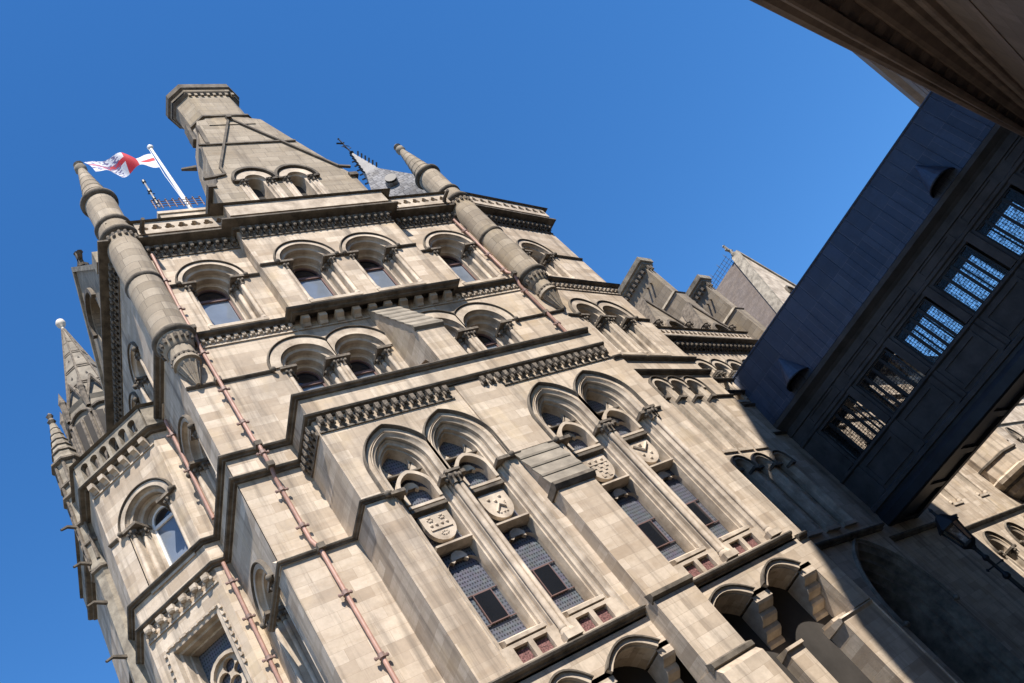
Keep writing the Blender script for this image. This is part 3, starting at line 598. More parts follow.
# bay's lower square window with a quatrefoil rose
rw = HM(); loops = []
for g, d in ((0, 0), (.03, .04), (.07, 0), (.16, -.02), (.18, -.18), (.24, -.2), (.26, -.4), (.30, -.42), (.31, -.75)): loops.append([FB.p(a, d, b) for a, b in rect(.36+g, 2.10-g, 9.6, 13.66-g)])
rw.grid(loops, True)
for k in range(9): rw.box(FB, .40+.19*k, .47+.19*k, .0, .055, 13.6, 13.67); rw.box(FB, .31, .38, .0, .055, 13.5-.2*k, 13.57-.2*k); rw.box(FB, 2.08, 2.15, 0, .055, 13.5-.2*k, 13.57-.2*k)
rwo = rw.build('window', 'dress')
ro = HM(); cu, cz, rr = 1.4, 12.25, .52
ro.slab(FB, [(cu-.75, 9.6), (cu+.68, 9.6), (cu+.68, cz+.2)]+[(cu+.62*math.cos(R(a)), cz+.62*math.sin(R(a))) for a in range(20, 165, 12)]+[(cu-.75, cz+.2)], [circ(cu+.24*math.cos(R(a)), cz+.24*math.sin(R(a)), .17, 12) for a in (0, 90, 180, 270)], -.62, -.5)
ro.arcband(FB, circ(cu, cz, .56)+[circ(cu, cz, .56)[0]], circ(cu, cz, .47)+[circ(cu, cz, .47)[0]], -.51, -.4)
ro.build('rose_tracery', 'dress', rwo)
rg = HM(); rg.face([FB.p(a, -.66, b) for a, b in rect(.5, 2.0, 9.6, 13.5)]); rg.build('pane', 'leaded', rwo)

# ------------------------------------------------------------------ ground storey arches on stepped corbels
gw = HM()
arc_sp = [(8.35, 9.25), (9.85, 11.05), (12.75, 14.05), (14.62, 15.74)]
def segarch(u0, u1, zs, rise, zb=0, n=10):
    return [(u0, zb)]+[(u0+(u1-u0)*k/n, zs+rise*(1-(2*k/n-1)**2)) for k in range(n+1)]+[(u1, zb)]
gw.holed(FM, [(bl_x0, 6.05)]+[q for a, b in arc_sp for q in segarch(a, b, 6.22, .3, 6.05)]+[(bl_x1, 6.05), (bl_x1, 6.95), (bl_x0, 6.95)], [], 1.5)
for a, b in arc_sp:
    s = segarch(a, b, 6.22, .3, 5.0); gw.grid([[FM.p(x, 1.5, z) for x, z in s[1:-1]], [FM.p(x, .3, z) for x, z in s[1:-1]]])
gw.holed(FM, rect(bl_x0, bl_x1, 0, 6.7), [rect(9.95, 11.0, 1, 4.4), rect(12.8, 13.9, 1, 4.4), rect(14.75, 15.65, 1, 4.4)], .55)
gw.box(FM, 16.26, bl_x1-.004, .6, 1.496, 4.9, 6.2); gw.box(FM, 15.7, bl_x1-.004, .6, 1.45, 0, 4.85); gw.prof(FM, [(.6, 5.0), (1.45, 4.9), (1.5, 4.85), (1.45, 4.78), (.6, 4.78)], 15.66, bl_x1)
gwo = gw.build('ground_storey', 'wall')
for a, b in arc_sp:
    h = HM(); A = segarch(a-.1, b+.1, 6.3, .36); B = segarch(a-.02, b+.02, 6.22, .34); h.arcband(FM, A[1:-1], B[1:-1], 1.49, 1.6); h.build('arch_hood', 'dress', gwo); h = HM(); A = segarch(a-.14, b+.14, 6.3, .40); B = segarch(a-.1, b+.1, 6.3, .36); h.arcband(FM, A[1:-1], B[1:-1], 1.49, 1.66); h.build('hood_mould', 'soot', gwo)
piers = [(bl_x0+.02, 8.35), (9.25, 9.85), (11.05, 11.45), (12.55, 12.75), (14.05, 14.62), (15.74, 16.26)]
for a, b in piers:
    cb = HM()
    for k in range(4):
        d1 = 1.505-.22*k; z1 = 6.15-.25*k
        cb.prof(FM, [(.5, z1), (d1, z1), (d1, z1-.10), (d1-.04, z1-.16), (d1-.2, z1-.25), (.5, z1-.25)], a+.03, b-.03)
    cb.prof(FM, [(.5, 6.3), (1.5, 6.3), (1.5, 6.2), (.5, 6.2)], a, b)
    cbo = cb.build('stepped_corbel', 'dress', gwo)
    pl = HM(); pl.box(FM, a+.02, b-.02, .5, 1.12, 0, 5.02); pl.prof(FM, [(.5, 5.1), (1.2, 5.02), (1.2, 4.95), (.5, 4.85)], a, b); pl.build('pilaster', 'wall', gwo)
for a, b in ((9.95, 11.0), (12.8, 13.9), (14.75, 15.65)):
    g = HM(); g.box(FM, a, b, .3, .36, 1, 4.4); g.build('pane', 'blind', gwo)
    g = HM(); g.slab(FM, rect(a, b, 1, 4.4), [rect(a+.07, (a+b)/2-.03, 1.07, 4.33), rect((a+b)/2+.03, b-.07, 1.07, 4.33)], .36, .45); g.build('sash', 'frame', gwo)

# ------------------------------------------------------------------ turrets
def turret(cx, cy, tip=True):
    b = HM()
    b.lathe(cx, cy, [(.02, 18.0), (.06, 18.1), (.28, 18.72), (.30, 18.8), (.37, 18.84), (.36, 18.92), (.345, 18.98), (.345, 19.36), (.39, 19.42), (.40, 19.46), (.52, 19.78), (.5, 19.9), (.5, 22.4), (.5, 22.5), (.5, 24.4), (.47, 24.6), (.5, 25.0), (.49, 25.5), (.47, 25.6), (.47, 27.05), (.45, 27.1), (.42, 27.35), (.14, 29.3), (.13, 29.55), (0, 29.6)], 28)
    for k in range(12):                       # ribs of the foot
        a = 2*math.pi*k/12; b.tube([(cx+.04*math.cos(a), cy+.04*math.sin(a), 18.04), (cx+.29*math.cos(a), cy+.29*math.sin(a), 18.76)], .03, 5)
    o = b.build('turret', 'grey', None, 35, (cx, cy, .5))
    for z, r in ((19.88, .60), (22.5, .545), (24.95, .60), (25.62, .55), (27.2, .57)):
        g = HM(); g.lathe(cx, cy, [(r-.16, z-.14), (r-.06, z-.10), (r, z-.02), (r, z+.05), (r-.05, z+.10), (r-.16, z+.16)], 28); g.build('turret_ring', 'soot', o, 50)
    f = HM()
    for zc, r in ((19.63, .46), (24.68, .505)):
        for k in range(18):
            a = 2*math.pi*k/18; f.lathe(cx+r*math.cos(a), cy+r*math.sin(a), [(0, zc-.13), (.045, zc-.08), (.06, zc+.04), (.045, zc+.1), (0, zc+.12)], 6)
    f.build('carved_frieze', 'carve', o); f = HM(); f.lathe(cx, cy, [(.33, 18.96), (.352, 18.98), (.352, 19.07), (.33, 19.09)], 20)
    for k in range(18):
        a = 2*math.pi*k/18; f.lathe(cx+.355*math.cos(a), cy+.355*math.sin(a), [(0, 18.97), (.03, 19.0), (.03, 19.05), (0, 19.08)], 5)
    f.build('bead_row', 'carve', o)
    t = HM()
    for z, r in ((27.62, .385), (27.95, .335), (28.28, .285), (28.62, .235), (28.95, .185)): t.lathe(cx, cy, [(r-.04, z-.02), (r+.012, z-.012), (r+.01, z+.012), (r-.05, z+.04)], 24)
    t.build('cone_ring', 'greyd', o, 50); t = HM(); t.lathe(cx, cy, [(.11, 29.3), (.2, 29.42), (.19, 29.58), (.1, 29.62), (.1, 29.7), (.17, 29.78), (.08, 29.9), (0, 29.92)], 10); t.build('turret_finial', 'greyd', o, 50)
turret(6.02, 15.4); turret(18.24, 15.4)
for x in (6.62, 17.5):                         # rainwater spout beside each turret
    gg = HM(); gg.tube([FM.p(x, 0, 24.65), FM.p(x, .55, 24.85), FM.p(x, .95, 24.75)], .10, 6, .06); gg.build('water_spout', 'soot')

# far corner turret of the bay
ft = HM(); cx, cy = 3.62, 21.6
ft.lathe(cx, cy, [(.34, 8), (.34, 17.6), (.42, 18.0), (.36, 18.3), (.36, 20.4), (.40, 20.7), (.44, 20.8), (.36, 21.0), (.36, 22.1), (.44, 22.25), (.36, 22.5), (.1, 24.2), (0, 24.3)], 8, R(22.5))
fto = ft.build('far_turret', 'greyd')
fr_ = HM()
for z, r in ((17.9, .46), (18.9, .43), (19.7, .43), (20.8, .5), (21.3, .45), (22.25, .5)): fr_.lathe(cx, cy, [(r-.12, z-.1), (r, z-.03), (r, z+.04), (r-.12, z+.1)], 8, R(22.5))
for k in range(8):
    a = R(22.5+45*k); fr_.tube([(cx+.38*math.cos(a), cy+.38*math.sin(a), 18.2), (cx+.38*math.cos(a), cy+.38*math.sin(a), 22.2)], .055, 6)
for k in range(5): fr_.lathe(cx, cy, [(.34-.055*k, 22.7+.3*k), (.38-.055*k, 22.72+.3*k), (.31-.055*k, 22.86+.3*k)], 8, R(22.5))
fr_.lathe(cx, cy, [(.05, 24.2), (.14, 24.35), (.06, 24.5), (.12, 24.62), (0, 24.8)], 6)
fr_.build('turret_ring', 'carve', fto)
for z in (19.6, 18.2, 16.8, 15.0):
    sp_ = HM(); sp_.tube([(cx-.2, cy-.1, z), (cx-.6, cy-.2, z+.12), (cx-.78, cy-.25, z+.02)], .07, 5, .04); sp_.build('gargoyle', 'soot', fto)

# octagonal stone spire behind
os_ = HM(); cx, cy = 6.05, 26.0; ph = R(22.5)
os_.lathe(cx, cy, [(1.25, 20), (1.25, 28.6), (1.35, 28.8), (1.15, 29.0), (.06, 34.6), (0, 34.62)], 8, ph); oso = os_.build('stone_spire', 'slab')
og = HM()
for z in (29.9, 30.05, 31.2, 31.35, 32.4, 32.55, 33.4):
    r = 1.15*(34.7-z)/5.7+.02; og.lathe(cx, cy, [(r-.1, z-.05), (r+.03, z-.03), (r+.02, z+.03), (r-.1, z+.06)], 8, ph)
for k in range(8):
    a = ph+R(45*k); og.tube([(cx+1.16*math.cos(a), cy+1.16*math.sin(a), 28.9), (cx+.07*math.cos(a), cy+.07*math.sin(a), 34.6)], .055, 5, .03)
    a2 = a+R(22.5); n_ = Vector((math.cos(a2), math.sin(a2), 0)); t_ = Vector((-n_.y, n_.x, 0)); c_ = Vector((cx, cy, 0))+n_*1.22
    for s_ in (-1, 1): og.tube([c_+t_*.5*s_+Vector((0, 0, 28.4)), c_-n_*.12+Vector((0, 0, 30.1))], .07, 5)
    for s_ in (-.42, 0, .42): og.tube([c_+t_*s_+Vector((0, 0, 24.5)), c_+t_*s_+Vector((0, 0, 27.8))], .07, 6)
    og.tube([c_+t_*.5*math.cos(R(q))+Vector((0, 0, 27.8+.5*math.sin(R(q)))) for q in range(0, 181, 20)], .07, 5)
    q = Vector((cx, cy, 0))+Vector((math.cos(a), math.sin(a), 0))*1.3; og.lathe(q.x, q.y, [(.1, 28.2), (.13, 29.2), (.16, 29.3), (0, 30.0)], 6)
og.build('spire_dressing', 'carve', oso)
oh = HM()
for k in range(8):
    a2 = ph+R(45*k+22.5); n_ = Vector((math.cos(a2), math.sin(a2), 0)); t_ = Vector((-n_.y, n_.x, 0)); c_ = Vector((cx, cy, 0))+n_*1.18
    for u0 in (-.22, .22): oh = HM(); oh.face([c_+t_*(u0-.14)+Vector((0, 0, 24.6)), c_+t_*(u0+.14)+Vector((0, 0, 24.6)), c_+t_*(u0+.14)+Vector((0, 0, 27.9)), c_+t_*(u0-.14)+Vector((0, 0, 27.9))]); oh.build('spire_opening', 'core', oso)
    for z in (30.6, 31.9):
        oh = HM(); r = 1.15*(34.7-z)/5.7*.93; e = Vector((cx, cy, z))+n_*(r+.02); oh.face([e-t_*.05, e+n_*(-.03)+t_*.0+Vector((0, 0, .16)), e+t_*.05, e-Vector((0, 0, .14))]); oh.build('spire_slit', 'core', oso)
ob = HM(); ob.lathe(cx, cy, [(0, 34.6), (.06, 34.62), (.06, 34.8), (.17, 34.9), (.21, 35.05), (.17, 35.2), (0, 35.28)], 14); ob.build('ball_finial', 'gold', oso, 60)

# stone gable on the left side, with a cross
gb = HM(); FG = Fr(5.80, 22.3, 0, -1)
gout = [(.1, 24.5), (.1, 26.0), (2.75, 29.6), (5.3, 26.0), (5.3, 24.5)]
gb.slab(FG, gout, [arch(2.7, .72, 27.0, 25.1)], .1, -.5); gbo = gb.build('side_gable', 'grey')
gc = HM()
for a, b in (((0, 25.8), (2.75, 29.62)), ((2.75, 29.62), (5.42, 25.8))):
    (u0, z0), (u1, z1) = a, b; gc.grid([[FG.p(u0, d, z0+e) for d, e in ((.2, 0), (.2, .3), (-.55, .3), (-.55, 0))], [FG.p(u1, d, z1+e) for d, e in ((.2, 0), (.2, .3), (-.55, .3), (-.55, 0))]], True)
gc.box(FG, 5.15, 5.6, -.5, .25, 25.9, 26.5); gc.build('gable_coping', 'greyd', gbo)
gx = HM(); gx.box(FG, 2.67, 2.83, -.28, -.12, 29.8, 30.75); gx.box(FG, 2.4, 3.1, -.28, -.12, 30.25, 30.42); gx.lathe(*FG.p(2.75, -.2, 0).xy, [(.2, 29.75), (.24, 29.85), (.12, 30.0)], 8)
for u, z in ((2.42, 30.33), (3.08, 30.33), (2.75, 30.75)): gx.lathe(*FG.p(u, -.2, 0).xy, [(0, z-.13), (.13, z), (0, z+.13)], 6)
gx.build('cross_finial', 'soot', gbo)
gp = HM(); gp.face([FG.p(a, -.3, b) for a, b in arch(2.7, .7, 27.0, 25.1)]); gp.build('pane', 'glass', gbo)
gh = HM(); A = arch(2.7, .95, 27.0, 26.9); B = arch(2.7, .8, 27.0, 26.9); gh.arcband(FG, A, B, .09, .24); gh.build('hood_mould', 'soot', gbo)

# ------------------------------------------------------------------ the great chimney gable
FC = Fr(0, 15.2, 1, 0)
cg = HM()
prof = [(9.62, 25.2), (9.66, 27.3), (9.98, 27.7), (10.1, 29.0), (10.35, 30.6), (10.78, 32.3), (12.05, 32.7), (13.32, 32.3), (13.9, 30.6), (14.85, 28.0), (15.05, 27.5), (15.1, 25.2)]
aw = [(11.26, .38), (12.84, .38)]
cg.slab(FC, prof, [arch(a, r, 27.55, 25.4) for a, r in aw], 0, -1.5)
cgo = cg.build('chimney_gable', 'grey')
st = HM()                                     # octagonal stack
def octo(u0, u1, ch, d0, d1): return [(u0+ch, d0), (u1-ch, d0), (u1, d0-ch), (u1, d1+ch), (u1-ch, d1), (u0+ch, d1), (u0, d1+ch), (u0, d0-ch)]
def orow(u0, u1, ch, d0, d1, z): return [FC.p(a, b, z) for a, b in octo(u0, u1, ch, d0, d1)]
st.grid([orow(10.7, 13.4, .45, .03, -1.5, 31.9), orow(10.72, 13.38, .45, .0, -1.5, 32.4), orow(10.78, 13.3, .45, -.05, -1.45, 32.75), orow(10.78, 13.3, .45, -.05, -1.45, 34.75)], True)
st.build('chimney_stack', 'grey', cgo)
sc_ = HM(); sc_.grid([orow(10.76, 13.32, .45, -.03, -1.47, 32.6), orow(10.68, 13.40, .45, .05, -1.55, 32.62), orow(10.68, 13.40, .45, .05, -1.55, 32.72), orow(10.76, 13.32, .45, -.03, -1.47, 32.8)], True); sc_.build('stack_string', 'soot', cgo)
sc_ = HM()
sc_.grid([orow(10.78, 13.3, .45, -.05, -1.45, 34.62), orow(10.70, 13.38, .46, .03, -1.53, 34.72), orow(10.70, 13.38, .46, .03, -1.53, 34.9), orow(10.58, 13.50, .48, .15, -1.65, 35.0), orow(10.58, 13.50, .48, .15, -1.65, 35.3), orow(10.7, 13.4, .45, .05, -1.55, 35.42), orow(11.2, 12.9, .3, -.4, -1.1, 35.42)], True)
sc_.build('stack_cap', 'soot', cgo)
cl = HM()
for k in range(8): cl.box(FC, 11.24+.25*k, 11.35+.25*k, -.1, .03, 34.56, 34.72)
cl.grid([orow(10.66, 13.42, .47, .07, -1.57, 34.78), orow(10.64, 13.44, .47, .09, -1.59, 34.88)], True); cl.build('stack_corbels', 'grey', cgo)
cc = HM()
def strip(mb, fr, pts, d0, d1, wd):
    for (u0, z0), (u1, z1) in zip(pts[:-1], pts[1:]):
        t = Vector((u1-u0, z1-z0)).normalized(); nn = Vector((-t.y, t.x))*wd*.5
        Q = [(u0+nn.x, z0+nn.y), (u0-nn.x, z0-nn.y), (u1-nn.x, z1-nn.y), (u1+nn.x, z1+nn.y)]; mb.slab(fr, Q, [], d0, d1)
strip(cc, FC, [(12.05, 32.4), (10.36, 28.6), (10.36, 28.1), (9.85, 27.95), (9.55, 27.9)], -.02, .08, .09); strip(cc, FC, [(12.05, 32.4), (14.75, 28.15), (15.2, 28.05)], -.02, .08, .09)
strip(cc, FC, [(10.2, 30.35), (13.95, 30.35)], -.02, .06, .08); strip(cc, FC, [(10.2, 30.75), (10.3, 32.0)], -.3, .06, .12); strip(cc, FC, [(10.55, 30.4), (10.65, 31.8)], -.1, .08, .14)
cc.box(FC, 11.95, 12.15, -.02, .16, 32.3, 32.5); cc.box(FC, 9.5, 9.8, -1.4, .06, 27.3, 27.5); cc.box(FC, 14.85, 15.2, -1.2, .1, 27.35, 27.55)
cc.tube([FC.p(9.9, -.5, 29.6), FC.p(9.4, -.6, 29.75)], .12, 5, .06)
cc.prof(FC, [(-.02, 25.5), (.08, 25.52), (.08, 25.62), (-.02, 25.7)], 9.55, 15.15)
cc.build('gable_coping', 'soot', cgo)
for a, r in aw:
    w_ = HM(); w_.grid([[FC.p(x, d, z) for x, z in arch(a, q, 27.55, 25.4)] for q, d in ((.38, 0), (.36, -.05), (.30, -.08), (.28, -.3), (.2, -.5))]); A = arch(a, .66, 27.55, 27.5); B = arch(a, .38, 27.55, 27.5); w_.arcband(FC, A, B, -.01, .05); w_.box(FC, a-.68, a-.38, -.01, .03, 25.5, 27.4); w_.box(FC, a+.38, a+.68, -.01, .03, 25.5, 27.4)
    shaft(w_, FC, a-.5, .02, 25.5, 27.3, .06); shaft(w_, FC, a+.5, .02, 25.5, 27.3, .06); wo = w_.build('window', 'dress', cgo, 40)
    h = HM(); A = clip(arch(a, .84, 27.55, 27.5), 12.05 if a > 12 else 0, 99 if a > 12 else 12.05); B = clip(arch(a, .74, 27.55, 27.5), 12.05 if a > 12 else 0, 99 if a > 12 else 12.05); h.arcband(FC, A, B, -.01, .13); h.box(FC, a-.80, a-.36, -.02, .13, 27.46, 27.54); h.box(FC, a+.36, a+.80, -.02, .13, 27.46, 27.54); capital(h, FC, a-.5, .03, 27.48, .11); capital(h, FC, a+.5, .03, 27.48, .11); h.build('hood_mould', 'soot', wo)
    g = HM(); g.face([FC.p(x, -.45, z) for x, z in arch(a, .28, 27.55, 25.4)]); g.build('pane', 'core', wo)

# plinth under the flag, with its iron rail
fp = HM(); FP = Fr(0, 17.4, 1, 0); fp.box(FP, 8.55, 10.4, -1.6, 0, 24.8, 29.55); fp.box(FP, 8.5, 10.45, -1.7, .05, 29.45, 29.6); fpo = fp.build('flag_plinth', 'dress')
rl = HM()
for k in range(8):
    u = 8.55+.25*k; rl.tube([FP.p(u, .04, 29.8), FP.p(u, .04, 30.35)], .022, 5); rl.lathe(*FP.p(u, .04, 0).xy, [(0, 30.32), (.05, 30.38), (0, 30.46)], 5)
for z in (29.95, 30.12, 30.28): rl.tube([FP.p(8.5, .04, z), FP.p(10.35, .04, z)], .018, 5)
rl.build('roof_rail', 'brack', fpo)

# silver slated turret roof behind the right turret
fl = HM(); cx, cy = 19.95, 19.2; h0 = 1.75
def sq(h, z): return [Vector((cx+h*math.cos(R(a)), cy+h*math.sin(R(a)), z)) for a in (20, 110, 200, 290)]
fl.grid([sq(2.0, 27), sq(1.95, 30.5), sq(.42, 34.1)], True); flo = fl.build('slated_spirelet', 'lslate')
fn = HM(); fn.grid([sq(.46, 34.0), sq(.46, 34.12), sq(.07, 36.2), sq(.05, 36.3)], True); fn.build('lead_cap', 'kerb', flo)
fc = HM()
for a in (20, 110, 200, 290):
    for k in range(6):
        r = .46-.06*k; fc = HM(); fc.tube([(cx+r*math.cos(R(a)), cy+r*math.sin(R(a)), 34.15+.34*k), (cx+(r+.15)*math.cos(R(a)), cy+(r+.15)*math.sin(R(a)), 34.3+.34*k)], .045, 5); fc.build('crocket', 'iron', flo)
fc = HM(); fc.tube([(cx, cy, 36), (cx, cy, 37.9)], .035, 5); fc.lathe(cx, cy, [(0, 36.3), (.13, 36.4), (0, 36.55)], 6); fc.lathe(cx, cy, [(0, 37.8), (.06, 37.9), (0, 38.0)], 6)
fc.tube([(cx-.2, cy-.1, 36.9), (cx-.2, cy, 37.1), (cx, cy, 37.2), (cx+.2, cy, 37.1), (cx+.22, cy, 36.9), (cx, cy, 36.75), (cx-.2, cy-.1, 36.9)], .02, 4); fc.tube([(cx-.32, cy, 37.45), (cx, cy, 37.4), (cx+.1, cy, 37.5)], .05, 4)
fc.build('finial', 'iron', flo)
for a, z in ((245, 31.6), (335, 32.2)):
    m_ = HM(); d_ = Vector((math.cos(R(a)), math.sin(R(a)), 0)); r = (1.95-(z-30.5)*.425)*.72; c_ = Vector((cx, cy, z))+d_*(r-.25)
    m_.tube([c_, c_+d_*.5], .30, 14); mo = m_.build('roof_vent', 'kerb', flo)
    k_ = HM(); k_.tube([c_+d_*.3, c_+d_*.62], .27, 14); k_.build('vent_louvre', 'iron', mo)

orl = HM(); oc = FT2.p(26.6, .1, 0); orl.lathe(oc.x, oc.y, [(.1, 6.3), (.5, 6.7), (.6, 7.3), (1.2, 7.7), (1.3, 8.0), (1.75, 8.3), (1.8, 8.5), (1.65, 8.6), (1.65, 12.2), (1.85, 12.4), (1.85, 12.6), (.3, 14.5), (0, 14.6)], 8, R(22.5)); oro = orl.build('oriel', 'wall')
orl = HM()
for z in (7.35, 8.05, 9.4, 12.25): r_o = {7.35: .75, 8.05: 1.4, 9.4: 1.7, 12.25: 1.78}[z]; orl.lathe(oc.x, oc.y, [(r_o-.1, z-.08), (r_o+.06, z-.05), (r_o+.06, z+.05), (r_o-.1, z+.1)], 8, R(22.5))
orl.build('oriel_string', 'soot', oro)
# ------------------------------------------------------------------ roofs and chimneys of the street wing
P_T = [sp(4.62, -1), sp(13, -1), sp(13, -2.3), sp(60, -2.3)]
string(P_T, 18.4, .12, .40); cornice(P_T, 17.85, .4, .22)
table(FT, 4.7, 13, 0, 17.28, 17.66, .33, .24); table(FT2, 13.2, 34, 0, 17.28, 17.66, .33, .24)
parapet(FT, 4.7, 13.2, .32, 26, m='dress', z0=17.92, z1=18.36); parapet(FT2, 13.3, 34, .32, 60, m='dress', z0=17.92, z1=18.36)
string(P_T, 13.9, .12, .1); string(P_T, 12.3, .12, .1)
ro2 = HM(); ro2.face([FT.p(4.6, -.3, 18.0), FT.p(60, -.3, 18.0), FT.p(60, -6, 25.0), FT.p(4.6, -6, 25.0)]); ro2.face([FT.p(4.6, -6, 25), FT.p(60, -6, 25), FT.p(60, -12, 18), FT.p(4.6, -12, 18)]); ro2.build('wing_roof', 'slate')
def stack(u, z, ln=3.4, wd=.62):
    s = HM(); s.box(FT, u, u+wd, -.62-ln, -.62, 17.5, z-.55); s.box(FT, u-.1, u+wd+.1, -.62-ln-.1, -.52, 17.5, z-3.0); o = s.build('chimney', 'grey')
    c = HM(); P = [FT.p(u, -.62, 0).xy, FT.p(u+wd, -.62, 0).xy, FT.p(u+wd, -.62-ln, 0).xy, FT.p(u, -.62-ln, 0).xy]
    def ring(o0, z0): return [FT.p(u-o0, -.62+o0, z0), FT.p(u+wd+o0, -.62+o0, z0), FT.p(u+wd+o0, -.62-ln-o0, z0), FT.p(u-o0, -.62-ln-o0, z0)]
    c.grid([ring(0, z-.65), ring(.16, z-.5), ring(.16, z-.42), ring(.26, z-.36), ring(.28, z-.1), ring(.1, z), ring(-.2, z)], True); c.build('chimney_cap', 'greyd', o)
    c = HM(); c.grid([ring(.1, z-3.05), ring(.16, z-3.0), ring(.0, z-2.8)], True); c.build('chimney_string', 'greyd', o)
    k = HM()
    FTl = Fr(FT.p(u, -.62-ln, 0).x, FT.p(u, -.62-ln, 0).y, N2.x, N2.y)
    n = int(ln/.28)
    for i in range(n): k.box(FTl, .05+.28*i, .18+.28*i, -.02, .16, z-.86, z-.6)
    for i in range(2): k.box(FT, u+.1+.28*i, u+.22+.28*i, -.64, -.47, z-.86, z-.6)
    k.build('chimney_corbels', 'carve', o); k = HM(); k.tube([FTl.p(ln-.7, .02, z-1.5), FTl.p(ln-.7, .2, z-1.5)], .06, 5); k.build('chimney_bracket', 'carve', o); k = HM(); k.tube([FTl.p(ln-.4, .02, z-1.5), FTl.p(ln-.4, .2, z-1.5)], .06, 5)
    k.build('chimney_bracket', 'carve', o)
stack(13.8, 26.0); stack(18.1, 25.0)
def dormer(u0, u1, za):
    d = HM(); m_ = (u0+u1)/2; d.slab(FT, [(u0, 17.9), (u0, 19.6), (m_, za), (u1, 19.6), (u1, 17.9)], [arch(m_, .42, 19.3, 18.3)], -.35, -.8)
    d.face([FT.p(u0, -.4, 19.6), FT.p(m_, -.4, za), FT.p(m_, -5.0, za), FT.p(u0, -3.0, 19.6)]); d.face([FT.p(u1, -.4, 19.6), FT.p(m_, -.4, za), FT.p(m_, -5.0, za), FT.p(u1, -3.0, 19.6)])
    d.face([FT.p(u0, -.4, 17.9), FT.p(u0, -.4, 19.6), FT.p(u0, -3, 19.6), FT.p(u0, -1, 17.9)]); o = d.build('stone_dormer', 'grey')
    h = HM(); A = arch(m_, .62, 19.3, 18.9); B = arch(m_, .5, 19.3, 18.9); h.arcband(FT, A, B, -.36, -.2)
    for a, b in (((u0-.1, 19.5), (m_, za+.1)), ((m_, za+.1), (u1+.1, 19.5))): strip(h, FT, [a, b], -.9, -.28, .16)
    for u in (u0, u1): capital(h, FT, u, -.3, 19.7, .16, .4)
    h.build('dormer_dressing', 'carve', o)
    g = HM(); g.face([FT.p(x, -.7, z) for x, z in arch(m_, .45, 19.3, 18.3)]); g.build('pane', 'core', o)
dormer(8.3, 10.6, 21.6); dormer(12.0, 14.2, 21.6)
cgab = HM(); ug = 31.05
cgab.slab(FT2, [(27.1, 17.9), (27.1, 24.0), (ug, 30.9), (35.0, 24.0), (35.0, 17.9)], [arch(ug+.5, .55, 25.9, 24.0)], .05, -.5); cgo2 = cgab.build('street_gable', 'dress')
sl = HM(); sl.face([FT2.p(ug, -.3, 30.75), FT2.p(23.6, -.45, 17.9), FT2.p(23.6, -7.5, 17.9), FT2.p(ug, -7.5, 30.75)]); sl.face([FT2.p(ug, -.3, 30.75), FT2.p(38.5, -.45, 17.9), FT2.p(38.5, -7.5, 17.9), FT2.p(ug, -7.5, 30.75)]); sl.build('gable_roof', 'slate', cgo2)
cp_ = HM()
for a, b in (((26.9, 23.7), (ug, 31.0)), ((ug, 31.0), (35.2, 23.7))): strip(cp_, FT2, [a, b], -.5, .16, .22)
cp_.box(FT2, 26.6, 27.3, -.5, .3, 23.4, 23.9); cp_.build('gable_coping', 'greyd', cgo2)
gw2 = HM(); g_ = arch(ug+.5, .57, 25.9, 24.0); gw2.face([FT2.p(a, -.3, b) for a, b in g_]); gw2.build('pane', 'core', cgo2)
gw2 = HM(); gw2.arcband(FT2, arch(ug+.5, .8, 25.9, 24.0)[1:-1], arch(ug+.5, .66, 25.9, 24.0)[1:-1], .04, .2); gw2.build('hood_mould', 'soot', cgo2)
fx = HM(); fx.box(FT2, ug-.08, ug+.08, -.28, -.12, 31.0, 32.1); fx.box(FT2, ug-.34, ug+.34, -.28, -.12, 31.5, 31.66); fx.lathe(*FT2.p(ug, -.2, 0).xy, [(.2, 30.9), (.2, 31.15), (0, 31.3)], 8)
for u_, z_ in ((ug, 32.1), (ug-.34, 31.58), (ug+.34, 31.58)): fx.lathe(*FT2.p(u_, -.2, 0).xy, [(0, z_-.13), (.13, z_), (0, z_+.13)], 6)
fx.build('cross_finial', 'greyd', cgo2)
cr = HM()                                     # ridge cresting
for k in range(24):
    d = -.7-.28*k; cr.tube([FT2.p(ug, d, 30.7), FT2.p(ug, d, 31.55)], .018, 4)
    if k % 3 == 0: cr.tube([FT2.p(ug, d, 31.55), FT2.p(ug, d, 31.85)], .03, 4, .005)
for z in (30.95, 31.2, 31.5): cr.tube([FT2.p(ug, -.6, z), FT2.p(ug, -7.4, z)], .014, 4)
cr.build('ridge_cresting', 'iron', cgo2)
wb = HM(); wb.box(FT2, 26.2, 27.0, -.4, -.34, 21.2, 22.7); wb.build('white_panel', 'white', cgo2)

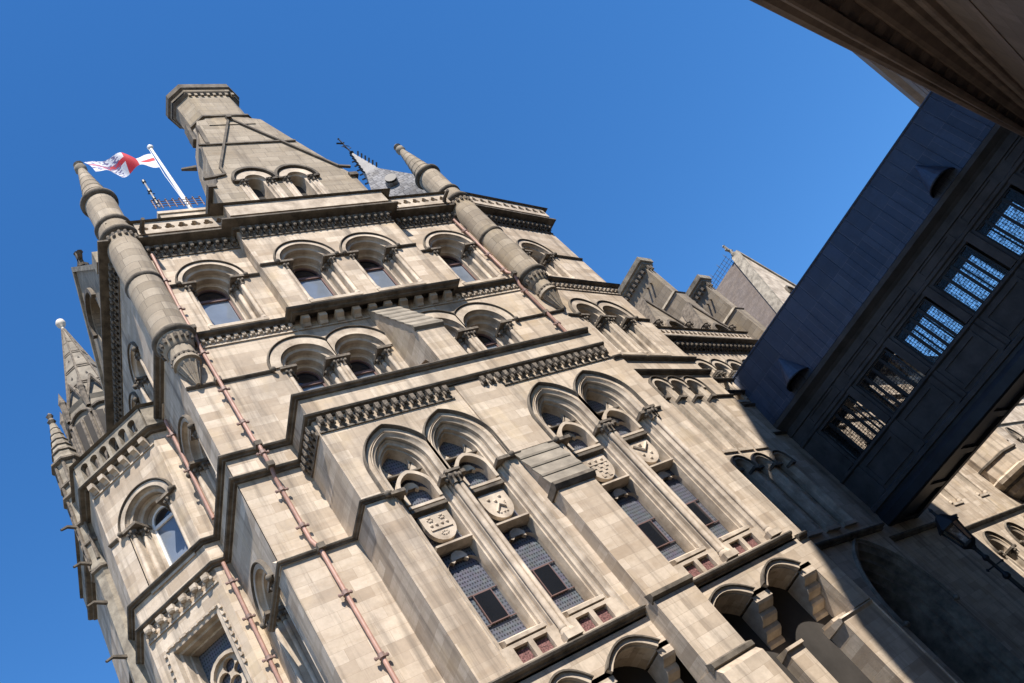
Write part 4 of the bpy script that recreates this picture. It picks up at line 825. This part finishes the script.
# ------------------------------------------------------------------ downpipes
def downpipe(pts, zb, heads=()):
    mb = HM(); mb.tube(pts, .052, 8); o = mb.build('downpipe', 'pipe', None, 50)
    for x, y, z in zb:
        b = HM(); b.lathe(x, y, [(.05, z-.06), (.08, z-.05), (.08, z+.05), (.05, z+.06)], 8)
        f = Fr(x, y, 1, 0); b.box(f, -.13, .13, -.05, .0, z-.018, z+.018)
        for s_ in (-.13, .13):
            b.lathe(x+s_, y+.02, [(0, z-.045), (.026, z-.034), (.036, z), (.026, z+.034), (0, z+.045)], 6)
        b.build('pipe_bracket', 'brack', o)
    for x, y, z in heads:
        b = HM(); f = Fr(x, y, 1, 0); b.box(f, -.085, .085, -.1, .08, z-.07, z+.07); b.build('pipe_collar', 'soot', o)
x = 6.52
downpipe([(6.66, 15.36, 24.0), (6.56, 15.36, 20.9), (6.54, 15.3, 20.3), (6.54, 15.18, 20.05), (6.53, 15.3, 19.7), (x, 15.34, 19.4), (x, 15.30, 15.6), (x, 15.18, 15.36), (x, 15.18, 14.6), (x, 15.3, 14.3), (x, 15.3, 12.3), (x-.02, 15.04, 11.87), (x-.03, 15.03, 2)],
         [(6.62, 15.36, 22.6), (6.57, 15.36, 21.2), (x, 15.34, 19.15), (x, 15.32, 17.6), (x, 15.32, 16.3), (x, 15.18, 15.05), (x, 15.3, 13.9), (x, 15.3, 12.75), (x-.03, 15.03, 10.6), (x-.03, 15.03, 9.0), (x-.03, 15.03, 7.4), (x-.03, 15.03, 5.6)], [(x, 15.2, 15.36), (x, 15.16, 14.6), (x, 15.02, 11.87), (6.54, 15.18, 20.05), (x, 15.38, 18.05)])
x = 17.5
downpipe([(x, 15.38, 24.0), (x, 15.36, 20.4), (x, 15.18, 20.05), (x, 15.36, 19.6), (x, 15.38, 15.6)], [(x, 15.38, 23.2), (x, 15.38, 21.6), (x, 15.38, 20.6), (x, 15.38, 19.3), (x, 15.38, 17.4)], [(x, 15.18, 20.05), (x, 15.4, 18.05)])
downpipe([(5.64, 17.75, 19.4), (5.64, 17.75, 15.6)], [(5.64, 17.75, 18.8), (5.64, 17.75, 17.4)])
downpipe([(5.5, 18.14, 14.5), (5.5, 18.14, 6)], [ (5.5, 18.14, 13.9), (5.5, 18.14, 12.8), (5.5, 18.14, 11.6), (5.5, 18.14, 10.2)])
FLx = HM()

# ------------------------------------------------------------------ the bridge across the street
BU0, BU1, BN0, BN1 = 8.0, 10.5, -1.02, 13.4
bo = O2+U2*BU0
FBR = Fr(bo.x, bo.y, N2.x, N2.y, -U2.x, -U2.y)           # near side: u runs out over the street, d towards the viewer
bo2 = O2+U2*BU1
FBF = Fr(bo2.x, bo2.y, N2.x, N2.y, U2.x, U2.y)           # far side
br = tag(empty('covered_bridge', FBR.p(6, -1.5, 7)), 'dark covered bridge with blue lead roof and leaded windows crossing the street', 'bridge'); broff = br.location.copy()
class BM(MB):
    def build(s, name, m, parent=None, smooth=None):
        s.v = [v-broff for v in s.v]; return MB.build(s, name, m, br if parent is None else parent, smooth)
wins = [(-.05+2.11*k, 1.55+2.11*k) for k in range(6)]
b = BM()
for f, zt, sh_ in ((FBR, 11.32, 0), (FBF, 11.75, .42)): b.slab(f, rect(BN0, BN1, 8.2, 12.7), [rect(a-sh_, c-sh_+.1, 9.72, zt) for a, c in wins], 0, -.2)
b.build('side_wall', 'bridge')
b = BM(); b.box(FBR, BN0, BN1, -2.48, -.02, 7.95, 8.2); b.box(FBR, BN0, BN1, -2.48, -.02, 12.4, 12.6); b.build('floor_and_ceiling', 'bridge')
b = BM(); b.prof(FBR, [(.0, 7.5), (.12, 7.55), (.12, 7.85), (.02, 8.02), (.02, 8.2), (-.35, 8.2), (-.35, 7.5)], BN0, BN1); b.prof(FBF, [(.0, 7.5), (.12, 7.55), (.12, 7.85), (.02, 8.02), (.02, 8.2), (-.35, 8.2), (-.35, 7.5)], BN0, BN1); b.box(FBR, BN0, BN1, -2.15, -.35, 7.6, 7.75)
for k in range(9): b.box(FBR, BN0+1.6*k, BN0+1.6*k+.25, -2.15, -.35, 7.52, 7.62)
b.build('girder', 'leadd')
b = BM()
for f in (FBR,):
    b.prof(f, [(0, 8.12), (.1, 8.16), (.1, 8.3), (0, 8.36)], BN0, BN1); b.prof(f, [(0, 11.42), (.07, 11.46), (.07, 11.56), (0, 11.6)], BN0, BN1); b.prof(f, [(0, 9.55), (.09, 9.6), (.09, 9.68), (0, 9.72)], BN0, BN1)
    b.prof(f, [(0, 12.3), (.1, 12.4), (.34, 12.55), (.34, 12.72), (0, 12.75)], BN0, BN1); b.prof(f, [(0, 12.0), (.06, 12.02), (.06, 12.1), (0, 12.12)], BN0, BN1)
    for a, c in wins:
        m_ = (a+c)/2
        for e in (a-.28, c+.06): b.box(f, e, e+.22, -.01, .06, 8.36, 9.55); 
        b.box(f, a-.40, a-.11, -.01, .08, 9.72, 11.42)
        b.slab(f, rect(a, c, 8.5, 9.45), [rect(a+.12, c-.12, 8.62, 9.33)], .0, .05); b.slab(f, rect(a, c, 11.62, 11.98), [rect(a+.1, c-.1, 11.68, 11.92)], 0, .04)
b.build('side_mouldings', 'bridge')
for f in (FBR, FBF):
    for a, c in (wins if f is FBR else [(a-.42, c-.32) for a, c in wins]):
        zt = 11.32 if f is FBR else 11.75
        g = BM(); g.face([f.p(x, -.12, z) for x, z in rect(a, c, 9.72, zt)]); go = g.build('window', 'clear')
        l = BM(); l.slab(f, rect(a, c, 9.72, zt), [rect(a+.05, c-.05, 9.77, zt-.05)], -.06, -.16)
        if f is FBR:
            for k in (1, 2, 3): u = a+(c-a)*k/4; l.box(f, u-.05, u+.05, -.16, -.06, 9.75, 11.3)
            for k in range(1, 16): z = 9.72+.1*k; l.box(f, a+.04, c-.04, -.128, -.112, z-.006, z+.006)
            for k in range(1, 16): 
                u = a+(c-a)*k/16
                if k % 4: l.box(f, u-.006, u+.006, -.128, -.112, 9.75, 11.3)
            # small cusped pattern of lead in every quarry
            for i in range(16):
                for j in range(16):
                    if (i+j) % 2: l.box(f, a+(c-a)*i/16, a+(c-a)*i/16+.03, -.126, -.114, 9.72+.1*j, 9.72+.1*j+.03)
        else:
            for k in (1, 2): u = a+(c-a)*k/3; l.box(f, u-.03, u+.03, -.16, -.06, 9.75, zt-.02)
        l.build('glazing_bar', 'iron', go)
b = BM(); b.prof(FBR, [(.32, 12.74), (-.30, 15.38), (-2.2, 15.38), (-2.82, 12.74)], BN0, BN1); b.build('roof', 'lead')
b = BM()
for k in range(30):
    u = BN0+.25+.48*k; b.tube([FBR.p(u, .325, 12.76), FBR.p(u+.0, -.295, 15.38)], .018, 5)
b.tube([FBR.p(BN0, -.3, 15.38), FBR.p(BN1, -.3, 15.38)], .05, 6)
b.build('roof_seam', 'lead')
for u in (1.0, 9.15):                                        # lead half-cone vents, open at the foot
    v = BM(); z0 = 12.95; A = [R(a) for a in range(0, 181, 15)]
    def hrow(r, e, z): base = .32-.235*(z-12.74); return [FBR.p(u+r*math.cos(a), base+e*math.sin(a)-.02, z) for a in A]
    v.grid([hrow(.52, .72, z0), hrow(.54, .75, z0+.06), hrow(.40, .55, z0+.45), hrow(.05, .06, z0+1.25)]); vo = v.build('roof_vent', 'lead')
    v = BM(); v.grid([hrow(.48, .66, z0+.04), hrow(.36, .48, z0+.42)]); v.face(hrow(.46, .62, z0+.2)); v.build('vent_louvre', 'iron', vo)
    v = BM(); v.tube(hrow(.53, .73, z0+.02), .035, 5); v.build('vent_rim', 'leadd', vo)

# ------------------------------------------------------------------ the extension building on the near side of the street
def lf(f_, l_): return sp(f_-21.65, 10.31+l_)              # distance ahead along the street and to its right, from the viewer
ex = tag(empty('town_hall_extension', (*lf(10, 4), 0)), 'brown stone building with deep projecting cornice close on the right, in shade', 'building'); exo = ex.location.copy()
class XM(MB):
    def build(s, name, m, parent=None, smooth=None):
        s.v = [v-exo for v in s.v]; return MB.build(s, name, m, ex if parent is None else parent, smooth)
pa, pb, pc, pd_ = lf(-4, 2.9), lf(29.2, 1.72), lf(29.2, 7), lf(-4, 7)
def V3(p, z): return Vector((p[0], p[1], z))
m = XM(); m.grid([[V3(p, 0) for p in (pa, pb, pc, pd_)], [V3(p, 11.3) for p in (pa, pb, pc, pd_)]], True); m.face([V3(p, 11.9) for p in (pa, pb, pc, pd_)]); m.build('street_wall', 'ext')
ea, eb = lf(-4, -.24), lf(29.2, 1.09)
def lerp(p, q, t): return (p[0]+(q[0]-p[0])*t, p[1]+(q[1]-p[1])*t)
m = XM()                                                   # soffit and fascia in stepped bands
def edge(t): return lerp(ea, pa, t), lerp(eb, pb, t)
bands = [(0, 12.3), (0, 11.75), (.04, 11.62), (.13, 11.55), (.15, 11.40), (.30, 11.36), (.33, 11.5), (.50, 11.48), (.52, 11.3), (.74, 11.25), (.76, 11.05), (.86, 11.0), (.88, 10.8), (.99, 10.75), (1.02, 10.5)]
m.grid([[V3(edge(t)[0], z), V3(edge(t)[1], z)] for t, z in bands]); m.face([V3(ea, 12.3), V3(eb, 12.3), V3(pc, 12.3), V3(pd_, 12.3)])
m.face([V3(edge(t)[1], z) for t, z in bands]+[V3(pb, 12.3)]); m.face([V3(edge(t)[0], z) for t, z in bands]+[V3(pa, 12.3)])
m.build('cornice', 'extd')
m = XM()
n = 42
for k in range(n):                                         # modillions
    t0 = (k+.2)/n; t1 = (k+.62)/n
    P = [lerp(*edge(a), t) for a, t in ((.33, t0), (.33, t1), (.50, t1), (.50, t0))]
    m = XM(); m.grid([[V3(p, 11.43) for p in P], [V3(p, 11.52) for p in P]], True); m.face([V3(p, 11.43) for p in P]); m.build('modillion', 'extd')
m = XM()
for zz, hh in ((9.6, .18), (7.2, .2), (6.4, .16), (5.2, .22), (4.2, .2), (3.2, .3)): m.run([pa, pb], [(-.02, -hh/2), (.08, -hh/2), (.1, hh*.3), (-.02, hh/2)], zz)
m.build('wall_string', 'extd')
# unseen tall block, outline shaped for its cast shadow, and wing beyond the bridge
m = XM()
line = [(-9.1, 0), (-8.91, 22.9), (-8.75, 24.1), (-8.2, 25.0), (-7.7, 26.2), (-7.6, 30.2), (-5.7, 31.4), (-3.74, 30.9), (-1.9, 34.2), (0, 37.2), (3.6, 37.2), (6.6, 26), (33, 26), (33, 0)]
m.grid([[V3(sp(u, 13.0), z) for u, z in line], [V3(sp(u, 26), z) for u, z in line]], True); m.face([V3(sp(u, 13.0), z) for u, z in line]); m.face([V3(sp(u, 26), z) for u, z in line])
m.build('shadow_block', 'ext')
FE = Fr(*sp(7.0, 12.99), -UX, -UY); FE2 = Fr(*sp(-8.93, 26), -N2.x, -N2.y)
def ext_window(fr, u, z):
    w_ = XM(); w_.slab(fr, rect(u-.75, u+.75, z, z+2.3), [rect(u-.55, u+.55, z+.15, z+2.1)], -.02, .12); w_.prof(fr, [(0, z-.15), (.22, z-.1), (.22, z), (0, z+.04)], u-.9, u+.9); wo_ = w_.build('window', 'extd')
    g = XM(); g.face([fr.p(a, .01, b) for a, b in rect(u-.56, u+.56, z+.14, z+2.11)]); g.build('pane', 'glass', wo_)
    g = XM(); g.box(fr, u-.035, u+.035, .012, .06, z+.15, z+2.1); g.box(fr, u-.55, u-.04, .012, .05, z+1.1, z+1.16); g.box(fr, u+.04, u+.55, .012, .05, z+1.1, z+1.16); g.build('glazing_bar', 'iron', wo_)
for r_ in range(5):
    for c_ in range(6): ext_window(FE, 1.4+2.35*c_, 13.2+3.4*r_) if not (c_ > 4 and r_ > 2) else None
    for c_ in range(4): ext_window(FE2, 2.2+2.9*c_, 4.0+3.6*r_)
m = XM(); W = [lf(42, 1.65), lf(55.5, .78), lf(55.5, 12), lf(42, 12)]; W2 = [lf(42, 1.95), lf(55.2, 1.1), lf(55.2, 12), lf(42, 12)]
m.grid([[V3(p, 0) for p in W2], [V3(p, 25.2) for p in W2], [V3(p, 25.5) for p in W], [V3(p, 26.6) for p in W]], True); m.face([V3(p, 26.6) for p in W])
m.build('far_wing', 'ext')
m = XM(); m.run([W2[0], W2[1]], [(-.02, -.1), (.1, -.1), (.12, .1), (-.02, .1)], 24.2); m.run([W2[0], W2[1]], [(-.02, -.1), (.1, -.1), (.12, .1), (-.02, .1)], 23.4); m.build('wing_string', 'extd')

# ------------------------------------------------------------------ flag, pole, mast, lantern
px_, py_ = 9.80, 17.5
pole = tag(empty('flagpole', (px_, py_, 29.8)), 'white flagpole standing on the roof plinth behind the left parapet', 'flagpole')
m = MB(); m.tube([(0, 0, -.3), (0, 0, 2.2), (0, 0, 4.85)], .085, 12, .05); m.build('pole', 'white', pole, 60)
m = MB(); m.lathe(0, 0, [(0, 4.8), (.08, 4.84), (.13, 4.95), (.08, 5.05), (0, 5.08)], 12); m.build('truck', 'white', pole, 60)
m = MB(); m.tube([(-.1, -.02, 4.75), (-.16, -.03, 2.6), (-.08, -.02, .5)], .012, 4); m.build('halyard', 'white', pole)
fm = bpy.data.meshes.new('flag'); nx, nz = 34, 16; vs = []; fs = []; uvs = []
for i in range(nx+1):
    s = i/nx
    for j in range(nz+1):
        t = j/nz
        x = -.12-2.55*s; drop = .55*math.sin(s*2.2)*.55+.05*s
        hgt = 1.25*(1-.2*math.sin(3.1*s))
        z = -.1-drop*.9+(t-1)*hgt + .10*math.sin(7.5*s+1.2*t)*s
        y = .22*math.sin(9.0*s+2.6*(1-t))*min(1, s*2.5)+.12*math.sin(15*s-2*t)*s
        if s < .12: z += (.5-t)*(.12-s)*1.2
        vs.append((x+.22*(1-t)*s*.5, y, z)); uvs.append((s, t))
for i in range(nx):
    for j in range(nz): a = i*(nz+1)+j; fs.append((a, a+nz+1, a+nz+2, a+1))
fm.from_pydata(vs, [], fs); ul = fm.uv_layers.new(name='UVMap')
for l in fm.loops: ul.data[l.index].uv = uvs[l.vertex_index]
for p in fm.polygons: p.use_smooth = True
fm.materials.append(M['flag'])
fo = bpy.data.objects.new('flag', fm); C.objects.link(fo); fo.location = (px_, py_-.02, 34.35)
tag(fo, 'white flag with a red cross and bluish print flying from the white pole', 'flag')
mast = tag(empty('antenna_mast', (8.66, 17.3, 29.8)), 'thin metal mast at the left end of the roof plinth, beside the flagpole', 'mast')
m = MB(); m.tube([(0, 0, 0), (0, 0, 2.0)], .035, 6); m.build('pole', 'kerb', mast)
m = MB()
for z, r in ((1.9, .07), (1.2, .075), (.65, .06), (.3, .06)): m = MB(); m.lathe(0, 0, [(0, z-.1), (r, z-.08), (r, z+.06), (0, z+.08)], 8); m.build('clamp', 'iron', mast)
m = MB(); m.tube([(-.12, 0, 1.0), (.12, 0, .96)], .02, 5); m.tube([(-.1, 0, .5), (.1, 0, .48)], .02, 5); m.build('aerial', 'iron', mast)

lp = sp(4.4, 1.55)
lan = tag(empty('lamp_post', (lp[0], lp[1], .1)), 'black iron lamp post with hexagonal lantern standing beyond the dark archway under the bridge', 'lamp post')
LZ = 4.65
m = MB(); m.lathe(0, 0, [(.04, LZ+1.42), (.05, LZ+1.3), (.12, LZ+1.26), (.36, LZ+.92), (.37, LZ+.86), (.3, LZ+.86)], 6); m.lathe(0, 0, [(0, LZ+1.62), (.05, LZ+1.5), (.03, LZ+1.4)], 6); m.build('lantern_roof', 'iron', lan)
m = MB()
for k in range(6):
    a = R(60*k); m.tube([(.3*math.cos(a), .3*math.sin(a), LZ+.88), (.2*math.cos(a), .2*math.sin(a), LZ+.25)], .022, 5)
m.lathe(0, 0, [(.1, LZ+.1), (.22, LZ+.2), (.23, LZ+.27), (.18, LZ+.27)], 6); m.lathe(0, 0, [(0, LZ-.05), (.06, LZ+.02), (.1, LZ+.12)], 6); m.build('lantern_cage', 'iron', lan)
m = MB(); m.lathe(0, 0, [(.285, LZ+.86), (.19, LZ+.27)], 6); m.build('lantern_pane', 'clear', lan)
m = MB(); m.lathe(0, 0, [(.26, 0), (.26, .35), (.2, .45), (.16, .9), (.12, 1.1), (.13, 1.2), (.075, 1.35), (.06, 3.6), (.11, 3.65), (.11, 3.72), (.055, 3.8), (.05, 4.25), (.09, 4.3), (.09, 4.36), (.05, 4.42), (.06, LZ)], 12); m.build('post', 'iron', lan, 40)
m = MB(); m.tube([(-.42, 0, 4.05), (.42, 0, 4.05)], .022, 6); m.lathe(-.42, 0, [(0, 3.99), (.05, 4.05), (0, 4.11)], 6); m.lathe(.42, 0, [(0, 3.99), (.05, 4.05), (0, 4.11)], 6); m.build('ladder_bar', 'iron', lan)

# ------------------------------------------------------------------ ground
def flat(name, pts, z, m, label=None):
    b = MB(); b.face([Vector((x, y, z)) for x, y in pts]); o = b.build(name, m); tag(o, kind='structure'); return o
flat('ground', [(-900, -900), (900, -900), (900, 900), (-900, 900)], -.02, 'paving')
flat('road', [sp(-60, 3.2), sp(60, 3.2), sp(60, 8.6), sp(-60, 8.6)], -.012, 'asphalt')
for nm, a, b_ in (('pavement', 8.6, 12.6), ('pavement', .9, 3.2)):
    k = MB(); f = Fr(*sp(0, 0), UX, UY); k.box(f, -60, 60, a, b_, -.02, .1); o = k.build(nm, 'flags'); tag(o, kind='structure')
for a in (8.45, 3.2):
    k = MB(); f = Fr(*sp(0, 0), UX, UY); k.box(f, -60, 60, a, a+.15, -.02, .104); o = k.build('kerb', 'kerb'); tag(o, kind='structure')
